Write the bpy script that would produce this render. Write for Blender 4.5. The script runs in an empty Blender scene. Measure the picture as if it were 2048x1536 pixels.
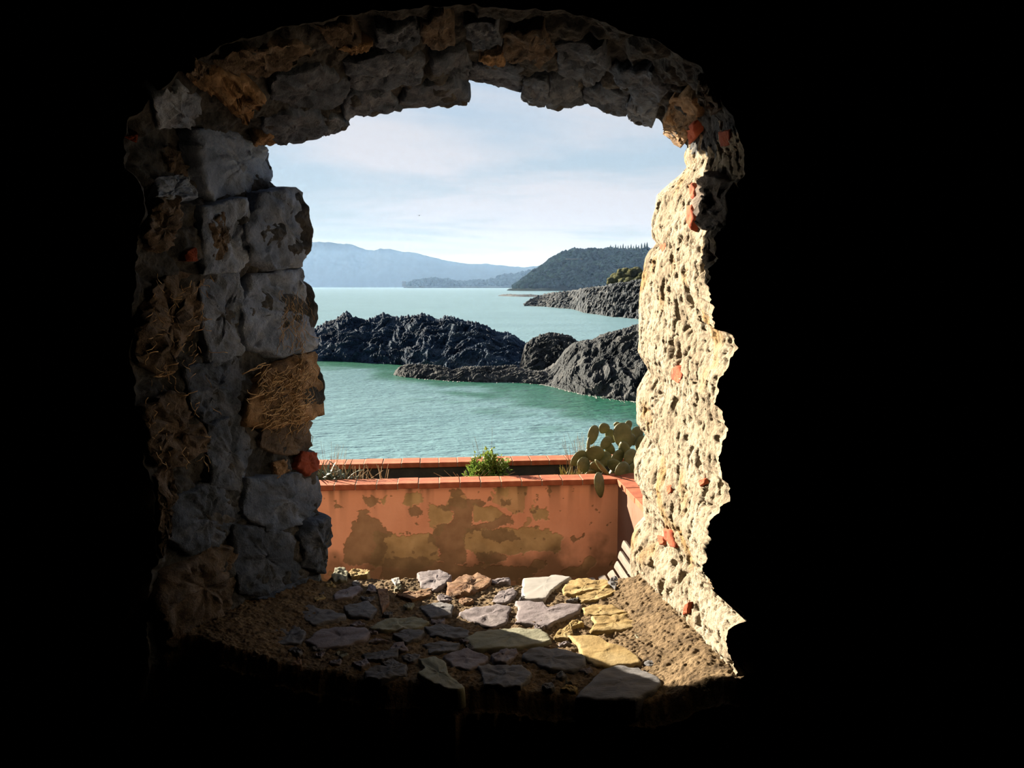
import bpy, math, random
import numpy as np
from mathutils import Vector
from mathutils.bvhtree import BVHTree

# ------------------------------------------------------------------ camera, sky, sun, exposure
scene = bpy.context.scene
FPX, CX, CY, HORIZON = 1650.0, 1024.0, 768.0, 573.0
PITCH = math.atan((CY - HORIZON) / FPX)
EYE = np.array([0.0, 0.0, 1.6])
cam_d = bpy.data.cameras.new('camera'); cam_d.sensor_width = 36.0; cam_d.lens = FPX / 2048 * 36.0
cam_d.clip_end = 60000; cam_d.clip_start = 0.02
cam = bpy.data.objects.new('camera', cam_d); scene.collection.objects.link(cam)
cam.location = EYE; cam.rotation_euler = (math.pi / 2 - PITCH, 0, 0)
scene.camera = cam

SUN_AZ, SUN_EL = math.radians(-52.5), math.radians(19.5)      # azimuth from +Y, negative = to the left
SUN_E, SKY_E = 34.0, 1.0
EXPOSURE = 0.0
sd = bpy.data.lights.new('sun', 'SUN'); sd.energy = SUN_E; sd.angle = 0.0093; sd.color = (1.0, 0.86, 0.66)
sun = bpy.data.objects.new('sun', sd); scene.collection.objects.link(sun)
to_sun = Vector((math.sin(SUN_AZ) * math.cos(SUN_EL), math.cos(SUN_AZ) * math.cos(SUN_EL), math.sin(SUN_EL)))
sun.rotation_euler = to_sun.to_track_quat('Z', 'Y').to_euler(); sun.location = (-30, 20, 20)

vs = scene.view_settings
scene.display_settings.display_device = 'sRGB'
vs.view_transform = 'Standard'; vs.look = 'None'; vs.gamma = 1.0; vs.exposure = EXPOSURE; vs.use_curve_mapping = False
scene.cycles.use_denoising = True
scene.cycles.max_bounces = 8; scene.cycles.diffuse_bounces = 4; scene.cycles.volume_bounces = 1
scene.cycles.sample_clamp_indirect = 6.0

def make_world():
    w = bpy.data.worlds.new('sky'); scene.world = w; w.use_nodes = True
    nt = w.node_tree; nt.nodes.clear(); N = nt.nodes.new; L = nt.links.new
    out = N('ShaderNodeOutputWorld'); bg = N('ShaderNodeBackground'); bg.inputs['Strength'].default_value = SKY_E
    tc = N('ShaderNodeTexCoord'); sep = N('ShaderNodeSeparateXYZ'); L(tc.outputs['Generated'], sep.inputs[0])
    ramp = N('ShaderNodeValToRGB'); cr = ramp.color_ramp
    L(sep.outputs['Z'], ramp.inputs[0])
    cr.elements[0].position = 0.0; cr.elements[0].color = (0.64, 0.63, 0.61, 1)
    cr.elements[1].position = 1.0; cr.elements[1].color = (0.10, 0.22, 0.46, 1)
    for p, c in ((0.05, (0.51, 0.56, 0.57, 1)), (0.12, (0.45, 0.55, 0.63, 1)), (0.30, (0.40, 0.55, 0.74, 1)), (0.55, (0.26, 0.42, 0.66, 1))):
        e = cr.elements.new(p); e.color = c
    # clouds on a plane overhead: direction / height
    addz = N('ShaderNodeMath'); addz.operation = 'ADD'; addz.inputs[1].default_value = 0.13; L(sep.outputs['Z'], addz.inputs[0])
    comb = N('ShaderNodeCombineXYZ')
    for k in ('X', 'Y'):
        d = N('ShaderNodeMath'); d.operation = 'DIVIDE'; L(sep.outputs[k], d.inputs[0]); L(addz.outputs[0], d.inputs[1]); L(d.outputs[0], comb.inputs[k])
    mp = N('ShaderNodeMapping'); mp.inputs['Location'].default_value = (3.3, 7.9, 0); mp.inputs['Scale'].default_value = (0.55, 0.75, 1); L(comb.outputs[0], mp.inputs[0])
    no = N('ShaderNodeTexNoise'); no.inputs['Scale'].default_value = 1.3; no.inputs['Detail'].default_value = 5; no.inputs['Roughness'].default_value = 0.5; no.inputs['Distortion'].default_value = 0.35
    L(mp.outputs[0], no.inputs['Vector'])
    mr = N('ShaderNodeMapRange'); mr.inputs['From Min'].default_value = 0.36; mr.inputs['From Max'].default_value = 0.58; mr.interpolation_type = 'SMOOTHSTEP'; L(no.outputs['Fac'], mr.inputs['Value'])
    mix = N('ShaderNodeMix'); mix.data_type = 'RGBA'; L(mr.outputs[0], mix.inputs['Factor']); L(ramp.outputs[0], mix.inputs['A']); mix.inputs['B'].default_value = (0.68, 0.67, 0.71, 1)
    L(mix.outputs['Result'], bg.inputs['Color']); L(bg.outputs[0], out.inputs[0])
make_world()

# ------------------------------------------------------------------ pixel <-> place
_cp, _sp = math.cos(PITCH), math.sin(PITCH)
FWD = np.array([0, _cp, -_sp]); UPV = np.array([0, _sp, _cp]); RGT = np.array([1.0, 0, 0])
def ray(px, py):
    return FWD + RGT * ((px - CX) / FPX) + UPV * ((CY - py) / FPX)
def at_y(px, py, Y):
    d = ray(px, py); return EYE + d * (Y / d[1])
def at_z(px, py, Z):
    d = ray(px, py); return EYE + d * ((Z - EYE[2]) / d[2])
def to_px(P):
    P = np.asarray(P, float) - EYE
    w = P @ FWD
    return np.stack([CX + FPX * (P @ RGT) / w, CY - FPX * (P @ UPV) / w], -1)

# ------------------------------------------------------------------ noise (numpy)
def _hash(ix, iy, iz, seed):
    h = (ix.astype(np.int64) * 374761393 + iy.astype(np.int64) * 668265263 + iz.astype(np.int64) * 2147483647 + seed * 974711) & 0xffffffff
    h = ((h ^ (h >> 13)) * 1274126177) & 0xffffffff
    h = ((h ^ (h >> 16)) * 2246822519) & 0xffffffff
    return (h ^ (h >> 15)) & 0xffffffff
def vnoise(P, seed=0):
    P = np.asarray(P, float); i = np.floor(P); f = P - i; i = i.astype(np.int64); u = f * f * f * (f * (f * 6 - 15) + 10)
    r = 0
    for dx in (0, 1):
        for dy in (0, 1):
            for dz in (0, 1):
                h = _hash(i[:, 0] + dx, i[:, 1] + dy, i[:, 2] + dz, seed)
                gx = ((h & 1023) / 511.5 - 1); gy = (((h >> 10) & 1023) / 511.5 - 1); gz = (((h >> 20) & 1023) / 511.5 - 1)
                dot = gx * (f[:, 0] - dx) + gy * (f[:, 1] - dy) + gz * (f[:, 2] - dz)
                w = (u[:, 0] if dx else 1 - u[:, 0]) * (u[:, 1] if dy else 1 - u[:, 1]) * (u[:, 2] if dz else 1 - u[:, 2])
                r = r + w * dot
    return r * 1.3
def fbm(P, octaves=4, seed=0, gain=0.5, lac=2.03):
    r = 0; a = 1.0; P = np.asarray(P, float)
    for k in range(octaves):
        r = r + a * vnoise(P, seed + k * 17); P = P * lac + 11.3; a *= gain
    return r
def ridged(P, octaves=4, seed=0, gain=0.55, lac=2.1):
    r = 0; a = 1.0; P = np.asarray(P, float)
    for k in range(octaves):
        n = 1 - np.abs(vnoise(P, seed + k * 31)) * 2.0; r = r + a * n; P = P * lac + 5.7; a *= gain
    return r
def worley(P, seed=0):
    P = np.asarray(P, float); i = np.floor(P).astype(np.int64); f = P - i
    F1 = np.full(len(P), 9.0); F2 = np.full(len(P), 9.0); cid = np.zeros(len(P), np.int64)
    for dx in (-1, 0, 1):
        for dy in (-1, 0, 1):
            for dz in (-1, 0, 1):
                h = _hash(i[:, 0] + dx, i[:, 1] + dy, i[:, 2] + dz, seed)
                d = np.sqrt((dx + (h & 1023) / 1023 - f[:, 0]) ** 2 + (dy + ((h >> 10) & 1023) / 1023 - f[:, 1]) ** 2 + (dz + ((h >> 20) & 1023) / 1023 - f[:, 2]) ** 2)
                lt = d < F1
                F2 = np.where(lt, F1, np.minimum(F2, d)); cid = np.where(lt, h, cid); F1 = np.where(lt, d, F1)
    return F1, F2, cid
def smooth01(x): x = np.clip(x, 0, 1); return x * x * (3 - 2 * x)

# ------------------------------------------------------------------ mesh helpers
def mesh_from(name, V, Fq, smooth=True):
    me = bpy.data.meshes.new(name)
    V = np.asarray(V, np.float32)
    if isinstance(Fq, np.ndarray):
        n, k = Fq.shape
        me.vertices.add(len(V)); me.vertices.foreach_set('co', V.ravel())
        me.loops.add(n * k); me.loops.foreach_set('vertex_index', Fq.ravel().astype(np.int32))
        me.polygons.add(n); me.polygons.foreach_set('loop_start', np.arange(0, n * k, k, dtype=np.int32))
        me.update(calc_edges=True); me.validate()
    else:
        me.from_pydata([tuple(v) for v in V], [], [tuple(f) for f in Fq]); me.update()
    if smooth: me.polygons.foreach_set('use_smooth', np.ones(len(me.polygons), bool))
    return me
def link(name, me, mat=None, parent=None, loc=None):
    """loc given: mesh is in world space and gets its origin moved to loc"""
    o = bpy.data.objects.new(name, me); scene.collection.objects.link(o)
    if mat is not None: me.materials.append(mat)
    p0 = np.zeros(3)
    if parent is not None:
        o.parent = parent; p0 = np.array(parent['_w']) if '_w' in parent else np.array(parent.location)
    if loc is not None:
        loc = np.asarray(loc, float); n = len(me.vertices); co = np.empty(n * 3, np.float32); me.vertices.foreach_get('co', co)
        co = co.reshape(-1, 3) - loc.astype(np.float32); me.vertices.foreach_set('co', co.ravel()); me.update()
        o.location = loc - p0; o['_w'] = [float(x) for x in loc]
    return o
def tag(o, label, cat, group=None, kind=None):
    o['label'] = label; o['category'] = cat
    if group: o['group'] = group
    if kind: o['kind'] = kind
    return o
def empty(name, loc):
    o = bpy.data.objects.new(name, None); scene.collection.objects.link(o); o.location = loc; o['_w'] = [float(x) for x in loc]
    o.empty_display_size = 0.1
    return o
def grid_faces(nu, nv, closed_u=False):
    iu = np.arange(nu if closed_u else nu - 1); iv = np.arange(nv - 1)
    a, b = np.meshgrid(iu, iv, indexing='ij'); a = a.ravel(); b = b.ravel(); a2 = (a + 1) % nu
    return np.stack([a * nv + b, a2 * nv + b, a2 * nv + b + 1, a * nv + b + 1], 1)
def grid_mesh(name, G, flip=False, smooth=True):
    nu, nv = G.shape[:2]; F = grid_faces(nu, nv)
    if flip: F = F[:, ::-1]
    return mesh_from(name, G.reshape(-1, 3), np.ascontiguousarray(F), smooth)
def box_vf(c, s, R=None):
    """axis box, centre c, full size s, optional 3x3 rows = axes"""
    c = np.asarray(c, float); R = np.eye(3) if R is None else np.asarray(R, float)
    V = [c + R[0] * (s[0] / 2 * x) + R[1] * (s[1] / 2 * y) + R[2] * (s[2] / 2 * z) for x in (-1, 1) for y in (-1, 1) for z in (-1, 1)]
    F = [(0, 1, 3, 2), (4, 6, 7, 5), (0, 4, 5, 1), (2, 3, 7, 6), (0, 2, 6, 4), (1, 5, 7, 3)]
    return V, F
def bevel_box_vf(s, b):
    """chamfered box centred on origin, size s, bevel b"""
    V, F = [], []
    idx = {}
    for sx in (-1, 1):
        for sy in (-1, 1):
            for sz in (-1, 1):
                for ax in range(3):
                    p = [sx * (s[0] / 2 - b), sy * (s[1] / 2 - b), sz * (s[2] / 2 - b)]
                    sg = (sx, sy, sz); p[ax] = sg[ax] * s[ax] / 2
                    idx[(sx, sy, sz, ax)] = len(V); V.append(p)
    for ax in range(3):
        o1, o2 = [k for k in range(3) if k != ax]
        for sg in (-1, 1):
            q = []
            for a, c in ((-1, -1), (1, -1), (1, 1), (-1, 1)):
                k = [0, 0, 0]; k[ax] = sg; k[o1] = a; k[o2] = c; q.append(idx[(*k, ax)])
            F.append(tuple(q))
    for ax in range(3):      # edges running along ax
        o1, o2 = [k for k in range(3) if k != ax]
        for a in (-1, 1):
            for c in (-1, 1):
                def I(sgn, face):
                    k = [0, 0, 0]; k[ax] = sgn; k[o1] = a; k[o2] = c; return idx[(*k, face)]
                F.append((I(-1, o1), I(1, o1), I(1, o2), I(-1, o2)))
    for sx in (-1, 1):
        for sy in (-1, 1):
            for sz in (-1, 1): F.append(tuple(idx[(sx, sy, sz, a)] for a in range(3)))
    return np.array(V, float), F
def fix_normals(me):
    import bmesh
    bm = bmesh.new(); bm.from_mesh(me); bmesh.ops.recalc_face_normals(bm, faces=bm.faces); bm.to_mesh(me); bm.free()
def tube_vf(pts, rad, k=5):
    pts = np.asarray(pts, float); n = len(pts); rad = np.broadcast_to(rad, n); V, F = [], []
    for i in range(n):
        t = pts[min(i + 1, n - 1)] - pts[max(i - 1, 0)]; t = t / (np.linalg.norm(t) + 1e-9)
        a = np.cross(t, [0.3, 0.2, 0.93]); a /= np.linalg.norm(a) + 1e-9; b = np.cross(t, a)
        for j in range(k):
            an = 2 * math.pi * j / k; V.append(pts[i] + rad[i] * (a * math.cos(an) + b * math.sin(an)))
    for i in range(n - 1):
        for j in range(k):
            j2 = (j + 1) % k; F.append((i * k + j, i * k + j2, (i + 1) * k + j2, (i + 1) * k + j))
    F.append(tuple(range(k - 1, -1, -1))); F.append(tuple((n - 1) * k + j for j in range(k)))
    return V, F
class MB:
    def __init__(self): self.V = []; self.F = []
    def add(self, V, F):
        o = len(self.V); self.V += [tuple(v) for v in V]; self.F += [tuple(i + o for i in f) for f in F]; return self
    def build(self, name, mat, parent=None, loc=None, smooth=True):
        return link(name, mesh_from(name, np.array(self.V), self.F, smooth), mat, parent, loc)
def resample(pts, n):
    pts = np.asarray(pts, float); d = np.r_[0, np.cumsum(np.linalg.norm(np.diff(pts, axis=0), axis=1))]
    s = np.linspace(0, d[-1], n); return np.stack([np.interp(s, d, pts[:, k]) for k in range(pts.shape[1])], 1)
def smooth_line(P, k):
    P = np.asarray(P, float)
    if k < 1: return P
    Q = np.concatenate([2 * P[0] - P[k:0:-1], P, 2 * P[-1] - P[-2:-k - 2:-1]])
    w = np.hanning(2 * k + 3)[1:-1]; w /= w.sum()
    return np.stack([np.convolve(Q[:, c], w, 'valid') for c in range(P.shape[1])], 1)
def chaikin(P, it=1):
    for _ in range(it):
        Q = np.roll(P, -1, 0); P = np.stack([P * .75 + Q * .25, P * .25 + Q * .75], 1).reshape(-1, P.shape[1])
    return P
def in_poly(x, y, poly):
    poly = np.asarray(poly, float); r = np.zeros(x.shape, bool); j = len(poly) - 1
    for i in range(len(poly)):
        xi, yi = poly[i]; xj, yj = poly[j]
        c = ((yi > y) != (yj > y)) & (x < (xj - xi) * (y - yi) / (yj - yi + 1e-12) + xi); r ^= c; j = i
    return r

# ------------------------------------------------------------------ materials
def rgb(*c): return tuple(((v / 255) / 12.92 if v / 255 <= 0.04045 else ((v / 255 + 0.055) / 1.055) ** 2.4) for v in c) + (1,)
def mat_noise(name, cols, scale=8, rough=0.9, bump=0.3, bump_scale=40, bump_dist=0.01, detail=6, stretch=(1, 1, 1), spots=None, spec=0.2, coords='Object', rand=0.0):
    """procedural stone-like colour: a noise ramp over cols, fine relief by bump; spots=(colour, scale, threshold)"""
    k_ = DEEP.get(name, 0.35 if name in SUNLIT else 1.0); sc_ = lambda c: (c[0] * k_, c[1] * k_, c[2] * k_, 1); cols = [sc_(c) for c in cols]
    if spots: spots = (sc_(spots[0]),) + tuple(spots[1:])
    m = bpy.data.materials.new(name); m.use_nodes = True; nt = m.node_tree; N = nt.nodes.new; L = nt.links.new
    b = nt.nodes['Principled BSDF']; b.inputs['Roughness'].default_value = rough; b.inputs['Specular IOR Level'].default_value = spec
    tc = N('ShaderNodeTexCoord'); mp = N('ShaderNodeMapping'); mp.inputs['Scale'].default_value = stretch; L(tc.outputs[coords], mp.inputs[0])
    n1 = N('ShaderNodeTexNoise'); n1.inputs['Scale'].default_value = scale; n1.inputs['Detail'].default_value = detail; n1.inputs['Roughness'].default_value = 0.62; L(mp.outputs[0], n1.inputs['Vector'])
    rp = N('ShaderNodeValToRGB'); L(n1.outputs['Fac'], rp.inputs[0]); cr = rp.color_ramp
    lo, hi = 0.32, 0.68
    cr.elements[0].position = lo; cr.elements[0].color = cols[0]; cr.elements[1].position = hi; cr.elements[1].color = cols[-1]
    for k, c in enumerate(cols[1:-1]):
        e = cr.elements.new(lo + (hi - lo) * (k + 1) / (len(cols) - 1)); e.color = c
    col = rp.outputs[0]
    if spots:
        n3 = N('ShaderNodeTexNoise'); n3.inputs['Scale'].default_value = spots[1]; n3.inputs['Detail'].default_value = 3; L(mp.outputs[0], n3.inputs['Vector'])
        mr = N('ShaderNodeMapRange'); mr.inputs['From Min'].default_value = spots[2]; mr.inputs['From Max'].default_value = spots[2] + 0.06; L(n3.outputs['Fac'], mr.inputs['Value'])
        mx = N('ShaderNodeMix'); mx.data_type = 'RGBA'; L(mr.outputs[0], mx.inputs['Factor']); L(col, mx.inputs['A']); mx.inputs['B'].default_value = spots[0]; col = mx.outputs['Result']
    if rand:
        oi = N('ShaderNodeObjectInfo'); mr2 = N('ShaderNodeMapRange'); mr2.inputs['To Min'].default_value = 1 - rand; mr2.inputs['To Max'].default_value = 1 + rand; L(oi.outputs['Random'], mr2.inputs['Value'])
        hs = N('ShaderNodeHueSaturation'); L(mr2.outputs[0], hs.inputs['Value']); L(col, hs.inputs['Color']); col = hs.outputs[0]
    L(col, b.inputs['Base Color'])
    n2 = N('ShaderNodeTexNoise'); n2.inputs['Scale'].default_value = bump_scale; n2.inputs['Detail'].default_value = 8; n2.inputs['Roughness'].default_value = 0.65; L(mp.outputs[0], n2.inputs['Vector'])
    bp = N('ShaderNodeBump'); bp.inputs['Strength'].default_value = bump; bp.inputs['Distance'].default_value = bump_dist; L(n2.outputs['Fac'], bp.inputs['Height']); L(bp.outputs[0], b.inputs['Normal'])
    return m
def c3(r, g, b): return (r, g, b, 1)
SUNLIT = 'pale_mortar soil_joint slate_grey purple_stone yellow_stone green_stone white_marble rust_stone sea_rock shore_rock far_rock maquis cotto grout house_plaster terrace pink_wash bench_wood foam shrub_leaf aloe_leaf dry_stalk yellow_blade cactus cliff'.split()
DEEP = {'hill_wood': .22, 'hill_ground': .22, 'mountain': .10, 'maquis': .42, 'soil_joint': .31, 'slate_grey': .33, 'purple_stone': .33, 'bench_wood': .17, 'pink_wash': .22, 'pale_mortar': .47, 'house_plaster': .60, 'terrace': .60, 'cotto': .48, 'sea_rock': .42, 'shore_rock': .38, 'far_rock': .38, 'dry_stalk': .62, 'shrub_leaf': .52, 'aloe_leaf': .6, 'yellow_blade': .5, 'cactus': .42}

M = {}
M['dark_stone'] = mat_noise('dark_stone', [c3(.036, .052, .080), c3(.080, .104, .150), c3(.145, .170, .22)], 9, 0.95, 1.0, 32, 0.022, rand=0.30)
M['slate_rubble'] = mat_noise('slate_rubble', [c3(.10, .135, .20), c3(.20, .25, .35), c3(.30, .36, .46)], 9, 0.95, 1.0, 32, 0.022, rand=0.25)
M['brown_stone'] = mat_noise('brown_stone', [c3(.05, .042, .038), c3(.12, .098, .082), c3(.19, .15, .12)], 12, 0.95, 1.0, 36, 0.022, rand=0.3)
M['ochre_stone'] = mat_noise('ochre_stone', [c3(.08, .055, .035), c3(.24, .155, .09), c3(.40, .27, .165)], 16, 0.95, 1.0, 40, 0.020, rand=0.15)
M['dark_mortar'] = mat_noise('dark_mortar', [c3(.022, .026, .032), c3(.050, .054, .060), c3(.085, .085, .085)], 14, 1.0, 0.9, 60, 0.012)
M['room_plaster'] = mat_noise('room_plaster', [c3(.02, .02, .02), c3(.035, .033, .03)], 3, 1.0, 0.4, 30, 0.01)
M['red_brick'] = mat_noise('red_brick', [c3(.20, .035, .018), c3(.30, .075, .035)], 18, 0.95, 0.6, 70, 0.006, rand=0.15)
M['shaded_brick'] = mat_noise('shaded_brick', [c3(.12, .026, .016), c3(.21, .05, .028)], 18, 0.95, 0.6, 70, 0.006, rand=0.15)  # copy of the red brick, darkened for the shade on the left jamb
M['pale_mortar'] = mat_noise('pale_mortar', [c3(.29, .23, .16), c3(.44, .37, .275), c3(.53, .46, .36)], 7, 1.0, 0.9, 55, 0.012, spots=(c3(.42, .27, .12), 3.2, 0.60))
M['soil_joint'] = mat_noise('soil_joint', [c3(.17, .115, .065), c3(.34, .235, .13), c3(.48, .345, .20)], 22, 1.0, 0.8, 110, 0.010)
M['slate_grey'] = mat_noise('slate_grey', [c3(.15, .155, .17), c3(.25, .25, .27), c3(.33, .32, .33)], 10, 0.85, 0.5, 60, 0.006, stretch=(1, 3, 3), rand=0.15)
M['purple_stone'] = mat_noise('purple_stone', [c3(.24, .20, .22), c3(.37, .32, .35), c3(.45, .40, .42)], 10, 0.85, 0.5, 60, 0.006, rand=0.12)
M['yellow_stone'] = mat_noise('yellow_stone', [c3(.42, .27, .09), c3(.58, .42, .17), c3(.66, .52, .27)], 8, 0.85, 0.5, 50, 0.006, rand=0.1)
M['green_stone'] = mat_noise('green_stone', [c3(.27, .27, .19), c3(.40, .40, .29), c3(.50, .49, .38)], 10, 0.85, 0.5, 50, 0.006)
M['white_marble'] = mat_noise('white_marble', [c3(.60, .58, .55), c3(.70, .68, .65)], 5, 0.7, 0.1, 30, 0.003)
M['rust_stone'] = mat_noise('rust_stone', [c3(.22, .10, .055), c3(.42, .24, .14), c3(.55, .36, .22)], 6, 0.9, 0.7, 25, 0.01, stretch=(2.5, 7, 4))
M['sea_rock'] = mat_noise('sea_rock', [c3(.009, .030, .068), c3(.030, .075, .150), c3(.12, .18, .25)], 0.30, 0.95, 0.9, 1.8, 0.5, stretch=(.5, .8, 1.9))
M['shore_rock'] = mat_noise('shore_rock', [c3(.022, .034, .048), c3(.072, .086, .102), c3(.18, .185, .19)], 0.4, 0.95, 0.9, 1.8, 0.5)
M['far_rock'] = mat_noise('far_rock', [c3(.022, .038, .055), c3(.065, .085, .11), c3(.17, .185, .20)], 0.12, 0.95, 0.9, 0.5, 1.5)
M['hill_wood'] = mat_noise('hill_wood', [c3(.010, .030, .030), c3(.028, .058, .050), c3(.060, .092, .068)], 0.02, 1.0, 0.6, 0.2, 3, spec=0.0)
M['hill_ground'] = mat_noise('hill_ground', [c3(.03, .04, .02), c3(.07, .075, .04)], 0.01, 1.0, 0.4, 0.1, 3, spec=0.0)
M['maquis'] = mat_noise('maquis', [c3(.03, .045, .012), c3(.08, .09, .025), c3(.15, .14, .045)], 0.6, 1.0, 0.8, 3, 0.5)
M['cypress'] = mat_noise('cypress', [c3(.012, .022, .012), c3(.03, .045, .02)], 0.3, 1.0, 0.4, 1, 0.5)
M['mountain'] = mat_noise('mountain', [c3(.05, .06, .05), c3(.10, .11, .09)], 0.001, 1.0, 0.0, 0.01, 30, spec=0.0)
M['cotto'] = mat_noise('cotto', [c3(.38, .085, .038), c3(.50, .14, .065), c3(.60, .20, .10)], 9, 0.85, 0.25, 60, 0.004, rand=0.10)
M['garden_soil'] = mat_noise('garden_soil', [c3(.02, .016, .012), c3(.05, .038, .026)], 20, 1.0, 1.0, 60, 0.02)
M['grout'] = mat_noise('grout', [c3(.45, .30, .22), c3(.55, .40, .30)], 20, 1.0, 0.3, 90, 0.003)
M['terrace'] = mat_noise('terrace', [c3(.18, .12, .09), c3(.26, .18, .13)], 4, 0.9, 0.2, 30, 0.004)
M['shaded_concrete'] = mat_noise('shaded_concrete', [c3(.02, .022, .022), c3(.045, .045, .042)], 6, 0.9, 0.3, 30, 0.01)  # near-black base colour carries the shade inside the planter
M['house_plaster'] = mat_noise('house_plaster', [c3(.20, .165, .13), c3(.30, .25, .20)], 4, 0.95, 0.4, 30, 0.01)
M['bench_wood'] = mat_noise('bench_wood', [c3(.42, .33, .26), c3(.62, .53, .45), c3(.70, .62, .54)], 7, 0.8, 0.3, 40, 0.002, stretch=(6, .8, 6), spots=(c3(.45, .27, .12), 9, 0.66))
M['bench_iron'] = mat_noise('bench_iron', [c3(.05, .05, .05), c3(.09, .085, .08)], 9, 0.6, 0.2, 60, 0.002)
M['cliff'] = mat_noise('cliff', [c3(.05, .045, .04), c3(.14, .12, .10)], 0.8, 1.0, 0.8, 4, 0.1)
M['foam'] = mat_noise('foam', [c3(.55, .62, .60), c3(.75, .80, .78)], 1.2, 0.7, 0.3, 6, 0.1)
M['root'] = mat_noise('root', [c3(.30, .20, .11), c3(.60, .44, .26)], 20, 0.9, 0.2, 80, 0.001)
def mat_leaf(name, cols, scale, transl=0.35, rough=0.5):
    m = mat_noise(name, cols, scale, rough, 0.15, 60, 0.002, spec=0.35)
    nt = m.node_tree; b = nt.nodes['Principled BSDF']; out = [n for n in nt.nodes if n.type == 'OUTPUT_MATERIAL'][0]
    tr = nt.nodes.new('ShaderNodeBsdfTranslucent'); mx = nt.nodes.new('ShaderNodeMixShader'); mx.inputs[0].default_value = transl
    col = b.inputs['Base Color'].links[0].from_socket
    nt.links.new(col, tr.inputs['Color']); nt.links.new(b.outputs[0], mx.inputs[1]); nt.links.new(tr.outputs[0], mx.inputs[2]); nt.links.new(mx.outputs[0], out.inputs['Surface'])
    return m
M['shrub_leaf'] = mat_leaf('shrub_leaf', [c3(.09, .20, .03), c3(.22, .36, .06), c3(.42, .48, .10)], 9)
M['aloe_leaf'] = mat_leaf('aloe_leaf', [c3(.05, .085, .05), c3(.13, .17, .11), c3(.24, .27, .19)], 6, 0.1)
M['dry_stalk'] = mat_leaf('dry_stalk', [c3(.34, .22, .11), c3(.58, .44, .26)], 9, 0.25, 0.8)
M['yellow_blade'] = mat_leaf('yellow_blade', [c3(.16, .18, .04), c3(.42, .36, .09), c3(.60, .42, .10)], 9, 0.35, 0.7)
M['cactus'] = mat_noise('cactus', [c3(.11, .125, .04), c3(.20, .205, .07), c3(.32, .30, .12)], 7, 0.55, 0.25, 60, 0.004, spots=(c3(.34, .30, .16), 38, 0.66), spec=0.4)

def mat_sea():
    m = bpy.data.materials.new('sea_water'); m.use_nodes = True; nt = m.node_tree; N = nt.nodes.new; L = nt.links.new
    b = nt.nodes['Principled BSDF']; b.inputs['Roughness'].default_value = 0.28; b.inputs['IOR'].default_value = 1.45
    tc = N('ShaderNodeTexCoord')
    mpc = N('ShaderNodeMapping'); mpc.inputs['Scale'].default_value = (0.03, 0.05, 1); L(tc.outputs['Object'], mpc.inputs[0])
    nc = N('ShaderNodeTexNoise'); nc.inputs['Scale'].default_value = 1.0; nc.inputs['Detail'].default_value = 4; L(mpc.outputs[0], nc.inputs['Vector'])
    rp = N('ShaderNodeValToRGB'); L(nc.outputs['Fac'], rp.inputs[0]); rp.color_ramp.elements[0].position = .35; rp.color_ramp.elements[1].position = .65
    rp.color_ramp.elements[0].color = c3(.070, .148, .172); rp.color_ramp.elements[1].color = c3(.096, .186, .212)
    sh = N('ShaderNodeAttribute'); sh.attribute_name = 'near_rock'; mxs = N('ShaderNodeMix'); mxs.data_type = 'RGBA'; L(sh.outputs['Fac'], mxs.inputs['Factor']); L(rp.outputs[0], mxs.inputs['A']); mxs.inputs['B'].default_value = c3(.008, .066, .042); L(mxs.outputs['Result'], b.inputs['Base Color'])
    h = None
    for sc, st, wgt in (((0.30, 0.65, 1), 1, 0.50), ((0.7, 1.6, 1), 2, 0.50), ((2.2, 4.4, 1), 3, 0.16)):
        mp = N('ShaderNodeMapping'); mp.inputs['Scale'].default_value = sc; mp.inputs['Rotation'].default_value = (0, 0, 0.15 * st); L(tc.outputs['Object'], mp.inputs[0])
        n = N('ShaderNodeTexNoise'); n.inputs['Scale'].default_value = 1.0; n.inputs['Detail'].default_value = 3; n.inputs['Distortion'].default_value = 0.4; L(mp.outputs[0], n.inputs['Vector'])
        ml = N('ShaderNodeMath'); ml.operation = 'MULTIPLY'; ml.inputs[1].default_value = wgt; L(n.outputs['Fac'], ml.inputs[0])
        if h is None: h = ml.outputs[0]
        else:
            ad = N('ShaderNodeMath'); ad.operation = 'ADD'; L(h, ad.inputs[0]); L(ml.outputs[0], ad.inputs[1]); h = ad.outputs[0]
    bp = N('ShaderNodeBump'); bp.inputs['Strength'].default_value = 1.0; bp.inputs['Distance'].default_value = 0.62; L(h, bp.inputs['Height']); L(bp.outputs[0], b.inputs['Normal'])
    return m
M['sea'] = mat_sea()

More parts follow.
